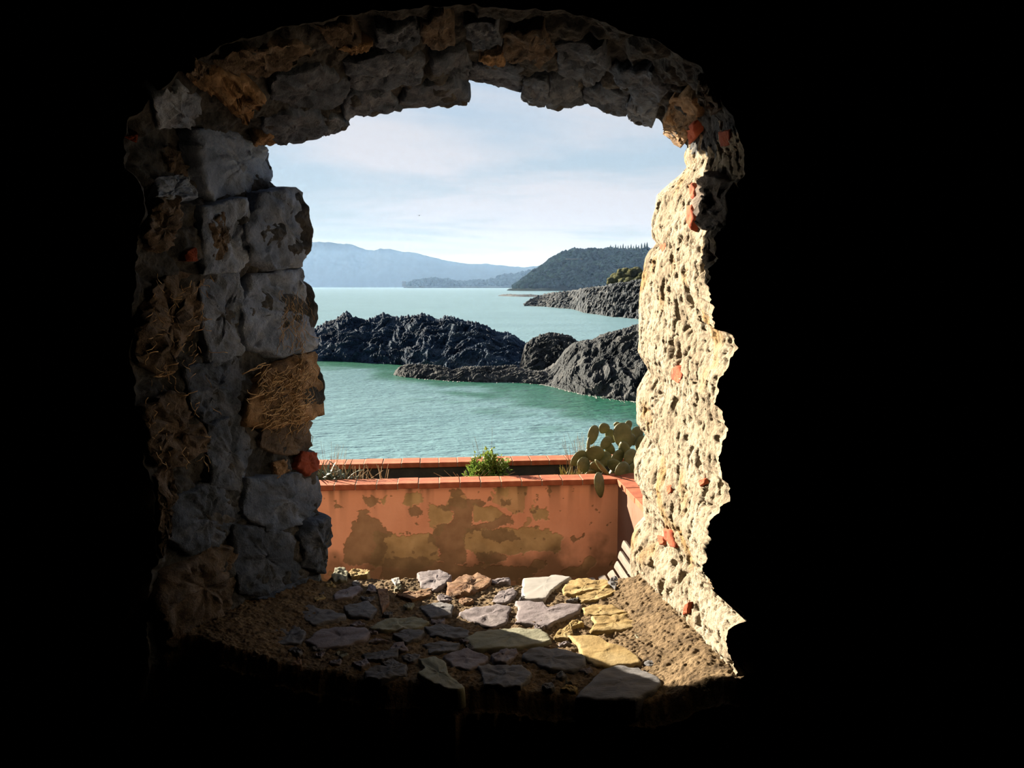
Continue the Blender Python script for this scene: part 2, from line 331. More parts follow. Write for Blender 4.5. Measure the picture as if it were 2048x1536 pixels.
def mat_peeling():
    """salmon wash with worn-off areas (attribute wear: r = olive render, g = dark damp render, b = dirt streaks and foot, darker right corner)"""
    m = bpy.data.materials.new('peeling_wash'); m.use_nodes = True; nt = m.node_tree; N = nt.nodes.new; L = nt.links.new
    b = nt.nodes['Principled BSDF']; b.inputs['Roughness'].default_value = 0.95; b.inputs['Specular IOR Level'].default_value = 0.15
    at = N('ShaderNodeAttribute'); at.attribute_name = 'wear'; sp = N('ShaderNodeSeparateColor'); L(at.outputs['Color'], sp.inputs[0])
    tc = N('ShaderNodeTexCoord')
    def noise(s, d=6):
        n = N('ShaderNodeTexNoise'); n.inputs['Scale'].default_value = s; n.inputs['Detail'].default_value = d; L(tc.outputs['Object'], n.inputs['Vector']); return n
    def ramp(f, cols):
        r = N('ShaderNodeValToRGB'); L(f, r.inputs[0]); r.color_ramp.elements[0].position = .3; r.color_ramp.elements[1].position = .7
        r.color_ramp.elements[0].color = cols[0]; r.color_ramp.elements[1].color = cols[1]; return r.outputs[0]
    c0 = ramp(noise(2.2).outputs['Fac'], (c3(.60, .27, .165), c3(.70, .345, .22)))
    c1 = ramp(noise(9).outputs['Fac'], (c3(.33, .215, .10), c3(.48, .33, .17)))
    c2 = ramp(noise(12).outputs['Fac'], (c3(.17, .11, .06), c3(.27, .18, .10)))
    cur = c0
    for s, c in (('Red', c1), ('Green', c2)):
        x = N('ShaderNodeMix'); x.data_type = 'RGBA'; L(sp.outputs[s], x.inputs['Factor']); L(cur, x.inputs['A']); L(c, x.inputs['B']); cur = x.outputs['Result']
    x = N('ShaderNodeMix'); x.data_type = 'RGBA'; L(sp.outputs['Blue'], x.inputs['Factor']); L(cur, x.inputs['A']); x.inputs['B'].default_value = c3(.10, .065, .035); cur = x.outputs['Result']
    L(cur, b.inputs['Base Color'])
    bp = N('ShaderNodeBump'); bp.inputs['Strength'].default_value = 0.4; bp.inputs['Distance'].default_value = 0.004; L(noise(50, 8).outputs['Fac'], bp.inputs['Height']); L(bp.outputs[0], b.inputs['Normal'])
    return m
M['peeling'] = mat_peeling()

# ------------------------------------------------------------------ the window wall
SILL_Z, FAR_Y = 0.65, 2.62
def near_y(x): return 1.83 + (0.45 - np.asarray(x)) * 0.155
FAR_PX = [(662,1230),(655,1185),(645,1150),(640,1140),(650,1112),(664,1085),(665,1060),(655,1036),(643,1030),(640,1015),(640,990),(637,965),(636,935),(635,906),(620,902),(618,885),(620,862),(622,850),(620,838),(635,825),(650,806),(655,795),(654,770),(648,745),(640,725),(632,705),(625,690),(624,665),(632,650),(638,640),(638,620),(635,600),(630,580),(622,570),(600,557),(590,545),(588,535),(600,520),(615,513),(628,500),(632,485),(628,460),(622,440),(620,415),(614,395),(605,382),(590,380),(575,383),(560,375),(548,365),(538,355),(540,345),(547,335),(540,325),(530,312),(520,302),
 (521,295),(540,288),(552,280),(560,277),(580,279),(600,285),(625,283),(645,276),(648,266),(660,268),(680,268),(695,262),(697,250),(693,240),(705,234),(720,232),(745,235),(765,232),(785,222),(797,210),(820,208),(850,210),(865,214),(870,208),(880,218),(905,220),(935,215),(937,200),(935,175),(940,157),(948,158),(955,165),(985,164),(1000,175),(1020,182),(1040,178),(1046,195),(1055,208),(1070,217),(1085,215),(1093,210),(1105,221),(1118,224),(1140,218),(1155,207),(1165,197),(1178,198),(1195,208),(1200,220),(1215,232),(1235,232),(1250,226),(1258,238),(1265,248),(1280,253),(1290,248),(1305,242),(1315,244),(1322,258),(1325,273),(1342,282),(1355,278),(1365,284),(1374,293),
 (1368,305),(1366,317),(1373,335),(1359,350),(1336,369),(1312,391),(1310,417),(1301,447),(1303,476),(1312,486),(1297,502),(1290,516),(1284,547),(1280,580),(1277,612),(1278,674),(1275,703),(1287,723),(1297,738),(1286,756),(1274,778),(1272,800),(1273,848),(1292,866),(1278,889),(1267,917),(1269,962),(1287,976),(1285,1005),(1287,1035),(1269,1053),(1261,1081),(1259,1110),(1261,1144),(1262,1181),(1262,1230)]
NEAR_PX = [(296,1420),(300,1300),(302,1200),(318,1100),(312,1020),(306,960),(286,890),(272,800),(264,700),(268,620),(272,560),(282,480),(292,430),(280,370),(245,320),
 (248,280),(270,235),(310,190),(360,150),(400,118),(450,95),(540,72),(620,48),(700,32),(850,18),(1000,18),(1120,28),(1230,58),(1320,95),(1390,140),(1430,190),(1462,235),
 (1482,285),(1490,330),(1478,380),(1472,440),(1442,464),(1432,520),(1426,560),(1420,600),(1418,640),(1432,655),(1458,668),(1476,696),(1462,716),(1452,744),(1442,760),(1438,800),(1438,835),(1446,860),(1441,910),(1440,945),(1452,968),(1462,1000),(1440,1014),(1422,1046),(1428,1078),(1410,1100),(1394,1142),(1420,1154),(1436,1180),(1462,1205),(1494,1242),(1462,1254),(1454,1300),(1468,1330),(1482,1372),(1470,1392),(1480,1470)]
NSEG = (430, 420, 560)       # left jamb, arch, right jamb samples
def split_resample(pts3, breaks):
    out = []
    for k, n in enumerate(NSEG):
        seg = resample(pts3[breaks[k]:breaks[k + 1] + 1], n + 1); out.append(seg if k == 2 else seg[:-1])
    return np.concatenate(out)
far3 = np.array([at_y(x, y, FAR_Y) for x, y in FAR_PX])
near3 = []
for x, y in NEAR_PX:
    Y = 1.9
    for _ in range(6): Y = float(near_y(at_y(x, y, Y)[0]))
    near3.append(at_y(x, y, Y))
near3 = np.array(near3)
fb = [0, FAR_PX.index((521, 295)), FAR_PX.index((1374, 293)), len(FAR_PX) - 1]
nb = [0, NEAR_PX.index((248, 280)), NEAR_PX.index((1462, 235)), len(NEAR_PX) - 1]
Fc = split_resample(far3, fb); Nc = split_resample(near3, nb)
Fc = smooth_line(Fc, 2); Nc = smooth_line(Nc, 2)
NU = len(Fc); NV = 190
_j = fbm(Nc * 14, 4, 411) * 0.020 + fbm(Nc * 60, 3, 412) * 0.009; Nc[:, 0] += np.where(np.arange(NU) > NSEG[0] + NSEG[1] + 40, _j, _j * .5)
Fs = smooth_line(Fc, 40); Ns = smooth_line(Nc, 60)
U = np.arange(NU)
wl = np.where(U < NSEG[0], 1.0, 0.0); wr = np.where(U > NSEG[0] + NSEG[1], 1.0, 0.0)
wr_s = smooth_line(wr[:, None], 25)[:, 0]                       # soft weight of the plastered right jamb
tan = np.gradient(smooth_line(0.5 * (Fs + Ns), 40), axis=0); tan[:, 1] = 0
nin = np.stack([tan[:, 2], 0 * U, -tan[:, 0]], 1); nin /= np.linalg.norm(nin, axis=1)[:, None]     # points into the opening
def loft(detail=True):
    v = np.linspace(0, 1, NV)[None, :, None]
    P = Fs[:, None] * (1 - v) + Ns[:, None] * v
    P = P + (Fc - Fs)[:, None] * np.exp(-v / 0.28) + (Nc - Ns)[:, None] * np.exp(-(1 - v) / 0.14)
    return P
P0 = loft()
bvh_jamb = BVHTree.FromPolygons([Vector(p) for p in P0[::2, ::3].reshape(-1, 3)], grid_faces(*P0[::2, ::3].shape[:2]).tolist())
flat = P0.reshape(-1, 3); vv = np.tile(np.linspace(0, 1, NV), NU)
WR = np.repeat(wr_s, NV); NIN = np.repeat(nin, NV, 0)
edge = smooth01(vv / 0.05) * smooth01((1 - vv) / 0.04)
f1, f2, _ = worley(flat * np.array([9, 7, 9]), 3)
rub = (smooth01((f2 - f1) / 0.30) - 0.75) * 0.022 + fbm(flat * 14, 4, 5) * 0.014 + fbm(flat * 45, 4, 8) * 0.008 - 0.011
A = flat * np.array([1, 0.7, 0.55])
big = fbm(flat * np.array([5, 5, 5]), 3, 21) * 0.014
med = fbm(A * 34, 4, 23) * 0.0075
pits = -np.clip(fbm(A * np.array([40, 40, 30]), 2, 41) - 0.24, 0, 1) * 0.065
pits2 = -np.clip(fbm(A * np.array([95, 95, 80]), 2, 47) - 0.20, 0, 1) * 0.030
fine = fbm(flat * 150, 2, 29) * 0.0022
pl = big + med + pits + pits2 + fine
disp = rub * (1 - WR) * (0.35 + 0.65 * edge) + pl * WR * (0.15 + 0.85 * edge)
flat = flat + NIN * disp[:, None]
P1 = flat.reshape(NU, NV, 3)
# soft outer lip so that the wall end has a rounded, thick edge
lip = []
for k, (dy, off) in enumerate(((0.10, 0.10), (0.07, 0.045), (0.035, 0.012))):
    q = smooth_line(P1[:, 0], 2 + 4 * (2 - k)) - nin * off; q[:, 1] = FAR_Y + dy; lip.append(q)
Pj = np.concatenate([np.stack(lip, 1), P1], 1)
jm = grid_mesh('jamb_and_arch', Pj)

# inner face of the wall (room side) and outer face (sea side): rings that run out to the wall's rectangle
SILL_FRONT_PX = [(1480,1416),(1400,1412),(1300,1410),(1200,1404),(1100,1396),(1000,1390),(900,1384),(800,1372),(700,1362),(600,1342),(500,1326),(400,1304),(296,1292)]
SILL_BACK_PX = [(600,1160),(660,1158),(672,1147),(720,1145),(780,1150),(840,1148),(880,1147),(905,1156),(960,1155),(1000,1162),(1045,1160),(1100,1155),(1145,1157),(1160,1161),(1215,1164),(1235,1159),(1262,1168),(1320,1166)]
sf = np.array([at_z(x, y, SILL_Z) for x, y in SILL_FRONT_PX]); sb = np.array([at_z(x, y, SILL_Z) for x, y in SILL_BACK_PX])
def ring_face(name, loop, cx, cz, rect, Ybase, rings, amp, seed, yfun, flip):
    x0, x1, z0, z1 = rect; n = len(loop); G = np.zeros((n, rings, 3))
    d = loop[:, [0, 2]] - np.array([cx, cz]); d /= np.linalg.norm(d, axis=1)[:, None]
    t = np.full(n, 1e9)
    for k, (lo, hi) in enumerate(((x0 - cx, x1 - cx), (z0 - cz, z1 - cz))):
        with np.errstate(divide='ignore', invalid='ignore'):
            t = np.minimum(t, np.where(d[:, k] > 1e-6, hi / d[:, k], np.where(d[:, k] < -1e-6, lo / d[:, k], 1e9)))
    end = np.stack([cx + d[:, 0] * t, 0 * t, cz + d[:, 1] * t], 1); end[:, 1] = yfun(end[:, 0])
    for r in range(rings):
        s = (r / (rings - 1)) ** 1.8; p = loop * (1 - s) + end * s
        if r > 0:
            tgt = yfun(p[:, 0]); k = min(1, r / 4); p[:, 1] = p[:, 1] * (1 - k) + tgt * k
            if r < rings - 1: p[:, 1] += fbm(p * 7, 4, seed) * amp * min(1, r / 3)
        G[:, r] = p
    nu = n; F = grid_faces(nu, rings, closed_u=True)
    if flip: F = F[:, ::-1]
    return mesh_from(name, G.reshape(-1, 3), np.ascontiguousarray(F))
near_loop = np.concatenate([P1[::2, -1], resample(sf, 160) + np.array([0, 0.012, -0.085])])
far_edge = Pj[::3, 0]
sb_out = resample(sb[::-1], 120) + np.array([0, 0.06, -0.06])
far_loop = np.concatenate([far_edge, sb_out])
inner = ring_face('inner_face', near_loop, -0.18, 1.5, (-3.2, 3.2, -0.1, 3.5), 1.9, 16, 0.03, 51, lambda x: near_y(x), False)
outer = ring_face('outer_face', far_loop, -0.15, 1.5, (-9, 9, -1.35, 6.5), 2.7, 12, 0.02, 52, lambda x: np.full(np.shape(x), 2.74), True)

wall = link('wall_front', jm, None, None)
tag(wall, 'rough rubble stone wall of the dark room around the arched window opening', 'wall', kind='structure')
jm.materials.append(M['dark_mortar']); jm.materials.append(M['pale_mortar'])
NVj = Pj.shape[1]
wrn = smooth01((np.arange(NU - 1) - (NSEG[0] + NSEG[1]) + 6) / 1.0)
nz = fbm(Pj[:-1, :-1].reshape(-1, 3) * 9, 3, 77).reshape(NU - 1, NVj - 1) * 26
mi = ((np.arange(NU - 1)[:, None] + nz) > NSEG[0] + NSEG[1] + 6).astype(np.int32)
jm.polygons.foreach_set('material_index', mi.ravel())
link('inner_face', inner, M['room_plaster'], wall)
link('outer_face', outer, M['house_plaster'], wall)

# sill bed
NX, NYs = 520, 300
xs = np.linspace(-1.08, 0.72, NX)
fy = np.interp(xs, sf[::-1, 0], sf[::-1, 1]); by = np.interp(xs, sb[:, 0], sb[:, 1])
fy = fy + fbm(np.stack([xs * 9, 0 * xs, 0 * xs], 1), 4, 61) * 0.03
t = np.linspace(0, 1, NYs)
X = np.repeat(xs[:, None], NYs, 1); Yg = fy[:, None] * (1 - t) + by[:, None] * t
Pq = np.stack([X, Yg, 0 * X], -1).reshape(-1, 3)
z = fbm(Pq * 8, 3, 62) * 0.007 + fbm(Pq * 42, 4, 63) * 0.0055 + np.clip(fbm(Pq * 120, 3, 64), -.2, 1) * 0.005 - 0.003
et = np.tile(t, NX)
z = z - 0.05 * (1 - smooth01(et / 0.05)) - 0.05 * (1 - smooth01((1 - et) / 0.05))
# banked crumbly mortar against the right jamb
rx = np.interp(Yg.ravel(), [1.8, 2.62], [0.47, 0.41])
z = z + 0.06 * smooth01((Pq[:, 0] - (rx - 0.17)) / 0.2) ** 1.6 + np.where(Pq[:, 0] < -0.45, 0.03 * smooth01((-0.50 - Pq[:, 0]) / 0.3), 0)
G = np.stack([X, Yg, (SILL_Z + z).reshape(NX, NYs)], -1)
fr = G[:, :1].copy(); fr[:, :, 2] = 0.3; fr[:, :, 1] -= 0.01; bk = G[:, -1:].copy(); bk[:, :, 2] -= 0.5; bk[:, :, 1] += 0.05
G = np.concatenate([fr, G, bk], 1)
sill = link('window_sill', grid_mesh('window_sill', G), M['soil_joint'])
tag(sill, 'deep window sill of stone slabs bedded in crumbling earth mortar', 'window sill', kind='structure')

# ------------------------------------------------------------------ single stones
def stone_mesh(name, P, nrm, height, sink, rough, seed, n=52, soft=1, edge_round=0.10, grow=1.0, facet=0.0, strat=np.array([1, 1, 1])):
    """P: outline on the bed (n,3); a slab with a worn, slightly uneven top"""
    rng = np.random.RandomState(seed)
    P = np.asarray(P, float); c = P.mean(0)
    nrm = nrm / np.linalg.norm(nrm)
    a = np.cross(nrm, [0.13, 0.2, 0.97]) if abs(nrm[2]) < 0.9 else np.cross(nrm, [0, 1, 0]); a /= np.linalg.norm(a); b = np.cross(nrm, a)
    Q = np.stack([(P - c) @ a, (P - c) @ b], 1)
    Q = chaikin(Q, soft); Q = np.vstack([Q, Q[:1]]); Q = resample(Q, n + 1)[:-1]
    size = np.sqrt((Q ** 2).sum(1)).mean()
    q3 = np.stack([Q[:, 0] / size, Q[:, 1] / size, np.full(n, seed * 1.7)], 1)
    Q = Q * grow * (1 + fbm(q3 * 2.2, 2, seed % 97) * 0.07 + fbm(q3 * 7, 3, seed % 91) * 0.05)[:, None]
    er = edge_round
    prof = [(1.04, -sink), (1.02, -sink * .4), (1.0, height * .1), (1 - er * .3, height * .65), (1 - er, height * .95), (1 - er * 2.2, height)] + [(f, height) for f in (.66, .5, .34, .18, .07) if f < 1 - er * 2.2 - .03]
    V = []
    tilt = rng.uniform(-1, 1, 2) * height * 0.10 / max(size, 1e-6)
    planes = [(rng.uniform(-1, 1, 2), rng.uniform(.05, .5)) for _ in range(5)] if facet else []
    for s, h in prof:
        q = Q * s; hh = np.full(n, h, float)
        if h > 0:
            hh = hh + q @ tilt
            for dv, o_ in planes: hh = np.minimum(hh, height * (1 + facet * (o_ - (q / size) @ dv)))
        V.append(c + q[:, :1] * a + q[:, 1:] * b + np.outer(hh, nrm))
    V = np.concatenate(V)
    up = np.repeat([0, .2, .7] + [1] * (len(prof) - 3), n)
    rel = fbm(V * (1.6 / size), 2, seed % 89 + 3) * .5 + (ridged(V * (3.2 / size) * strat, 4, seed % 83 + 9) - 1.4) * .38 + fbm(V * 45, 3, seed % 71) * .45
    V = V + nrm * (rel * rough * up)[:, None] + np.stack([fbm(V * 30, 2, 7), fbm(V * 30, 2, 8), fbm(V * 30, 2, 9)], 1) * (rough * .35 * up)[:, None]
    V = np.vstack([V, V[-n:].mean(0)])
    F = []
    k = len(prof)
    for r in range(k - 1):
        for j in range(n):
            j2 = (j + 1) % n; F.append((r * n + j, r * n + j2, (r + 1) * n + j2, (r + 1) * n + j))
    ci = len(V) - 1
    for j in range(n): F.append(((k - 1) * n + j, (k - 1) * n + (j + 1) % n, ci))
    me = mesh_from(name, V, F)
    return me, c
def jamb_hit(px, py, cpx):
    o = Vector(EYE)
    for k in range(14):
        s = k / 13 * 0.9; x = px + (cpx[0] - px) * s; y = py + (cpx[1] - py) * s
        h = bvh_jamb.ray_cast(o, Vector(ray(x, y)).normalized())
        if h[0] is not None: return np.array(h[0])
    return None
def jamb_stone(name, poly, mat, height=0.012, sink=0.05, rough=0.012, seed=1, soft=1, label=None, n=56, grow=1.0, facet=0.6):
    cpx = np.mean(poly, 0); H = [jamb_hit(x, y, cpx) for x, y in poly]; H = [h for h in H if h is not None]
    if len(H) < 3: return None
    H = np.array(H); c = H.mean(0); _, _, vt = np.linalg.svd(H - c); nrm = vt[2]
    ctr = np.array([-0.15, c[1] - 0.25, 1.55])
    if nrm @ (ctr - c) < 0: nrm = -nrm
    # keep the bedding direction close to the opening's own inward direction
    i = np.argmin(np.linalg.norm(P0[:, NV // 2] - c, axis=1)); nrm = nrm * 0.85 + nin[i] * 0.15; nrm /= np.linalg.norm(nrm)
    Hp = H
    me, c = stone_mesh(name, Hp, nrm, height, sink, rough, seed, n=n, soft=soft, grow=grow, facet=facet, edge_round=.12, strat=np.array([1, 1, 2.2]))
    o = link(name, me, M[mat], wall, c)
    fix_normals(me)
    if label: o['label'] = label
    return o

LEFT = [  # outline in the photograph, material, height, roughness
 ([(520,396),(560,384),(590,380),(612,390),(622,440),(632,485),(616,512),(590,534),(540,528),(508,512),(500,455)], 'slate_rubble', .010, .016),
 ([(505,560),(590,546),(622,570),(636,600),(638,640),(624,690),(560,702),(505,688),(490,620)], 'slate_rubble', .010, .016),
 ([(545,740),(600,716),(634,708),(648,745),(655,790),(636,824),(600,836),(540,852),(497,842),(500,800),(522,765)], 'ochre_stone', .014, .018),
 ([(530,858),(600,842),(620,846),(619,890),(612,904),(560,906),(522,892)], 'brown_stone', .008, .012),
 ([(600,906),(634,906),(636,934),(614,950),(594,934)], 'shaded_brick', .012, .006),
 ([(545,926),(572,920),(578,940),(552,956)], 'ochre_stone', .010, .008),
 ([(500,962),(590,952),(634,958),(640,1010),(622,1036),(545,1058),(492,1022)], 'dark_stone', .008, .014),
 ([(618,1048),(654,1036),(664,1060),(664,1085),(650,1112),(638,1138),(610,1130),(604,1078)], 'dark_stone', .014, .014),
 ([(395,1120),(430,1096),(466,1110),(474,1150),(456,1212),(400,1256),(345,1282),(316,1210),(334,1152)], 'brown_stone', .018, .020),
 ([(482,1212),(513,1206),(514,1222),(488,1238)], 'ochre_stone', .014, .008),
 ([(300,592),(350,548),(400,560),(398,640),(362,690),(330,738),(284,720),(272,660)], 'brown_stone', .016, .026),
 ([(284,822),(340,792),(395,802),(410,850),(405,900),(370,924),(322,930),(294,890)], 'brown_stone', .016, .022),
 ([(312,962),(344,934),(346,1000),(336,1070),(322,1104),(316,1060)], 'brown_stone', .012, .014),
 ([(288,462),(315,402),(350,400),(360,440),(345,482),(320,500),(297,490)], 'brown_stone', .014, .018),
 ([(418,452),(445,430),(458,480),(452,512),(428,512)], 'brown_stone', .010, .012),
 ([(397,166),(440,146),(490,166),(533,195),(515,206),(490,240),(470,226),(440,196)], 'ochre_stone', .016, .022),
 ([(370,146),(394,122),(420,135),(406,156),(382,160)], 'brown_stone', .012, .012),
 ([(442,116),(492,96),(580,90),(622,104),(570,130),(520,146),(462,140)], 'brown_stone', .012, .018),
 ([(226,266),(246,255),(272,265),(270,285),(242,281)], 'shaded_brick', .010, .006),
 ([(325,302),(346,290),(370,330),(371,350),(342,342)], 'brown_stone', .010, .012),
 ([(370,502),(390,496),(392,520),(371,522)], 'shaded_brick', .010, .005),
 ([(415,856),(480,834),(500,900),(482,976),(424,962)], 'dark_stone', .006, .014),
 ([(404,566),(480,544),(488,620),(482,700),(424,722),(404,650)], 'slate_rubble', .004, .014),
 ([(408,420),(492,404),(500,470),(500,512),(478,536),(412,540)], 'slate_rubble', .006, .014),
 ([(474,1058),(540,1064),(602,1082),(600,1148),(545,1190),(484,1176),(472,1110)], 'dark_stone', .008, .014),
 ([(345,1004),(420,974),(480,992),(488,1040),(440,1086),(382,1104),(345,1070)], 'dark_stone', .008, .016),
 ([(372,740),(420,728),(478,712),(490,780),(470,824),(412,842),(380,800)], 'dark_stone', .004, .014),
 ([(390,270),(450,258),(500,282),(520,306),(545,336),(538,356),(500,380),(430,392),(392,340)], 'slate_rubble', .008, .016),
 ([(505,292),(540,288),(558,278),(540,268),(512,276)], 'ochre_stone', .008, .008),
 ([(316,360),(380,350),(392,392),(345,398),(315,392)], 'slate_rubble', .008, .012),
 ([(300,190),(360,172),(400,205),(380,250),(320,255)], 'slate_rubble', .008, .014),
 ([(520,1195),(600,1160),(640,1152),(640,1170),(600,1190),(545,1212)], 'dark_stone', .010, .012),
]
ARCH = [
 ([(530,262),(560,277),(600,285),(645,276),(648,255),(636,238),(580,224),(538,240)], 'dark_stone', .010, .014),
 ([(650,266),(695,262),(697,250),(692,236),(664,230),(648,246)], 'dark_stone', .010, .010),
 ([(700,234),(745,235),(785,222),(797,208),(770,182),(705,192),(690,212)], 'dark_stone', .010, .014),
 ([(802,208),(865,214),(905,220),(935,215),(936,176),(900,164),(832,178)], 'dark_stone', .010, .010),
 ([(942,158),(985,164),(1000,175),(1038,178),(1040,142),(990,126),(946,132)], 'dark_stone', .008, .012),
 ([(1046,192),(1068,216),(1088,214),(1100,196),(1090,164),(1052,160)], 'dark_stone', .010, .010),
 ([(1096,212),(1118,224),(1150,210),(1164,197),(1150,166),(1106,164)], 'dark_stone', .010, .012),
 ([(1168,196),(1196,208),(1206,226),(1235,232),(1250,224),(1250,194),(1205,178),(1172,176)], 'dark_stone', .010, .012),
 ([(1258,240),(1280,253),(1306,242),(1312,210),(1270,192),(1256,212)], 'dark_stone', .010, .012),
 ([(1325,272),(1345,282),(1366,284),(1390,240),(1376,206),(1346,200),(1332,236)], 'ochre_stone', .012, .014),
 ([(846,50),(886,26),(905,50),(906,84),(870,96),(848,78)], 'brown_stone', .012, .012),
 ([(678,94),(708,84),(742,86),(734,102),(690,104)], 'ochre_stone', .010, .010),
 ([(962,112),(1002,104),(1008,124),(976,122)], 'ochre_stone', .012, .008),
 ([(638,54),(700,48),(722,86),(672,92)], 'brown_stone', .010, .012),
 ([(560,150),(640,140),(690,170),(680,205),(600,218),(550,196)], 'dark_stone', .006, .014),
 ([(700,130),(790,110),(840,130),(832,165),(770,172),(710,176)], 'dark_stone', .006, .014),
 ([(870,112),(930,104),(940,130),(930,158),(870,156)], 'dark_stone', .006, .014),
 ([(1010,70),(1080,66),(1110,100),(1080,130),(1020,118)], 'brown_stone', .006, .014),
 ([(1120,90),(1200,100),(1215,140),(1180,166),(1120,150)], 'dark_stone', .006, .014),
 ([(1222,140),(1300,150),(1330,180),(1310,202),(1250,186)], 'dark_stone', .006, .014),
 ([(1396,160),(1420,180),(1440,214),(1428,222),(1404,196)], 'brown_stone', .010, .010),
 ([(760,60),(830,48),(836,80),(800,98),(756,88)], 'dark_stone', .008, .012),
 ([(930,50),(990,46),(1000,84),(950,92)], 'dark_stone', .008, .012),
]
RIGHT = [
 ([(1398,382),(1416,352),(1446,346),(1472,372),(1474,440),(1450,458),(1414,464),(1400,430)], 'brown_stone', .024, .030),
 ([(1384,372),(1394,366),(1398,396),(1390,402)], 'red_brick', .014, .004),
 ([(1383,414),(1394,410),(1399,440),(1393,466),(1385,452)], 'red_brick', .018, .004),
 ([(1345,736),(1358,730),(1367,752),(1360,768),(1347,758)], 'red_brick', .006, .004),
 ([(1330,1056),(1342,1060),(1356,1096),(1344,1092),(1332,1076)], 'red_brick', .008, .004),
 ([(1316,1070),(1328,1074),(1330,1088),(1320,1090)], 'red_brick', .006, .004),
 ([(1400,962),(1414,956),(1416,968),(1404,974)], 'red_brick', .008, .004),
 ([(1336,972),(1346,968),(1344,986),(1338,990)], 'red_brick', .006, .004),
 ([(1322,490),(1332,486),(1333,500),(1325,504)], 'red_brick', .006, .004),
 ([(1371,1208),(1380,1204),(1378,1226),(1370,1230)], 'red_brick', .006, .004),
 ([(1376,252),(1390,240),(1396,270),(1384,286)], 'red_brick', .010, .004),
 ([(1440,262),(1462,258),(1464,290),(1446,292)], 'red_brick', .008, .004),
]
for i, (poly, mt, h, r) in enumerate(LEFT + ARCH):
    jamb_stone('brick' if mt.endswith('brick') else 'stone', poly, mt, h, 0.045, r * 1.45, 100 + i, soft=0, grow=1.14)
for i, (poly, mt, h, r) in enumerate(RIGHT):
    jamb_stone('brick' if mt == 'red_brick' else 'stone', poly, mt, h, 0.04, r, 300 + i, soft=0, n=28, facet=0 if mt == 'red_brick' else .6)

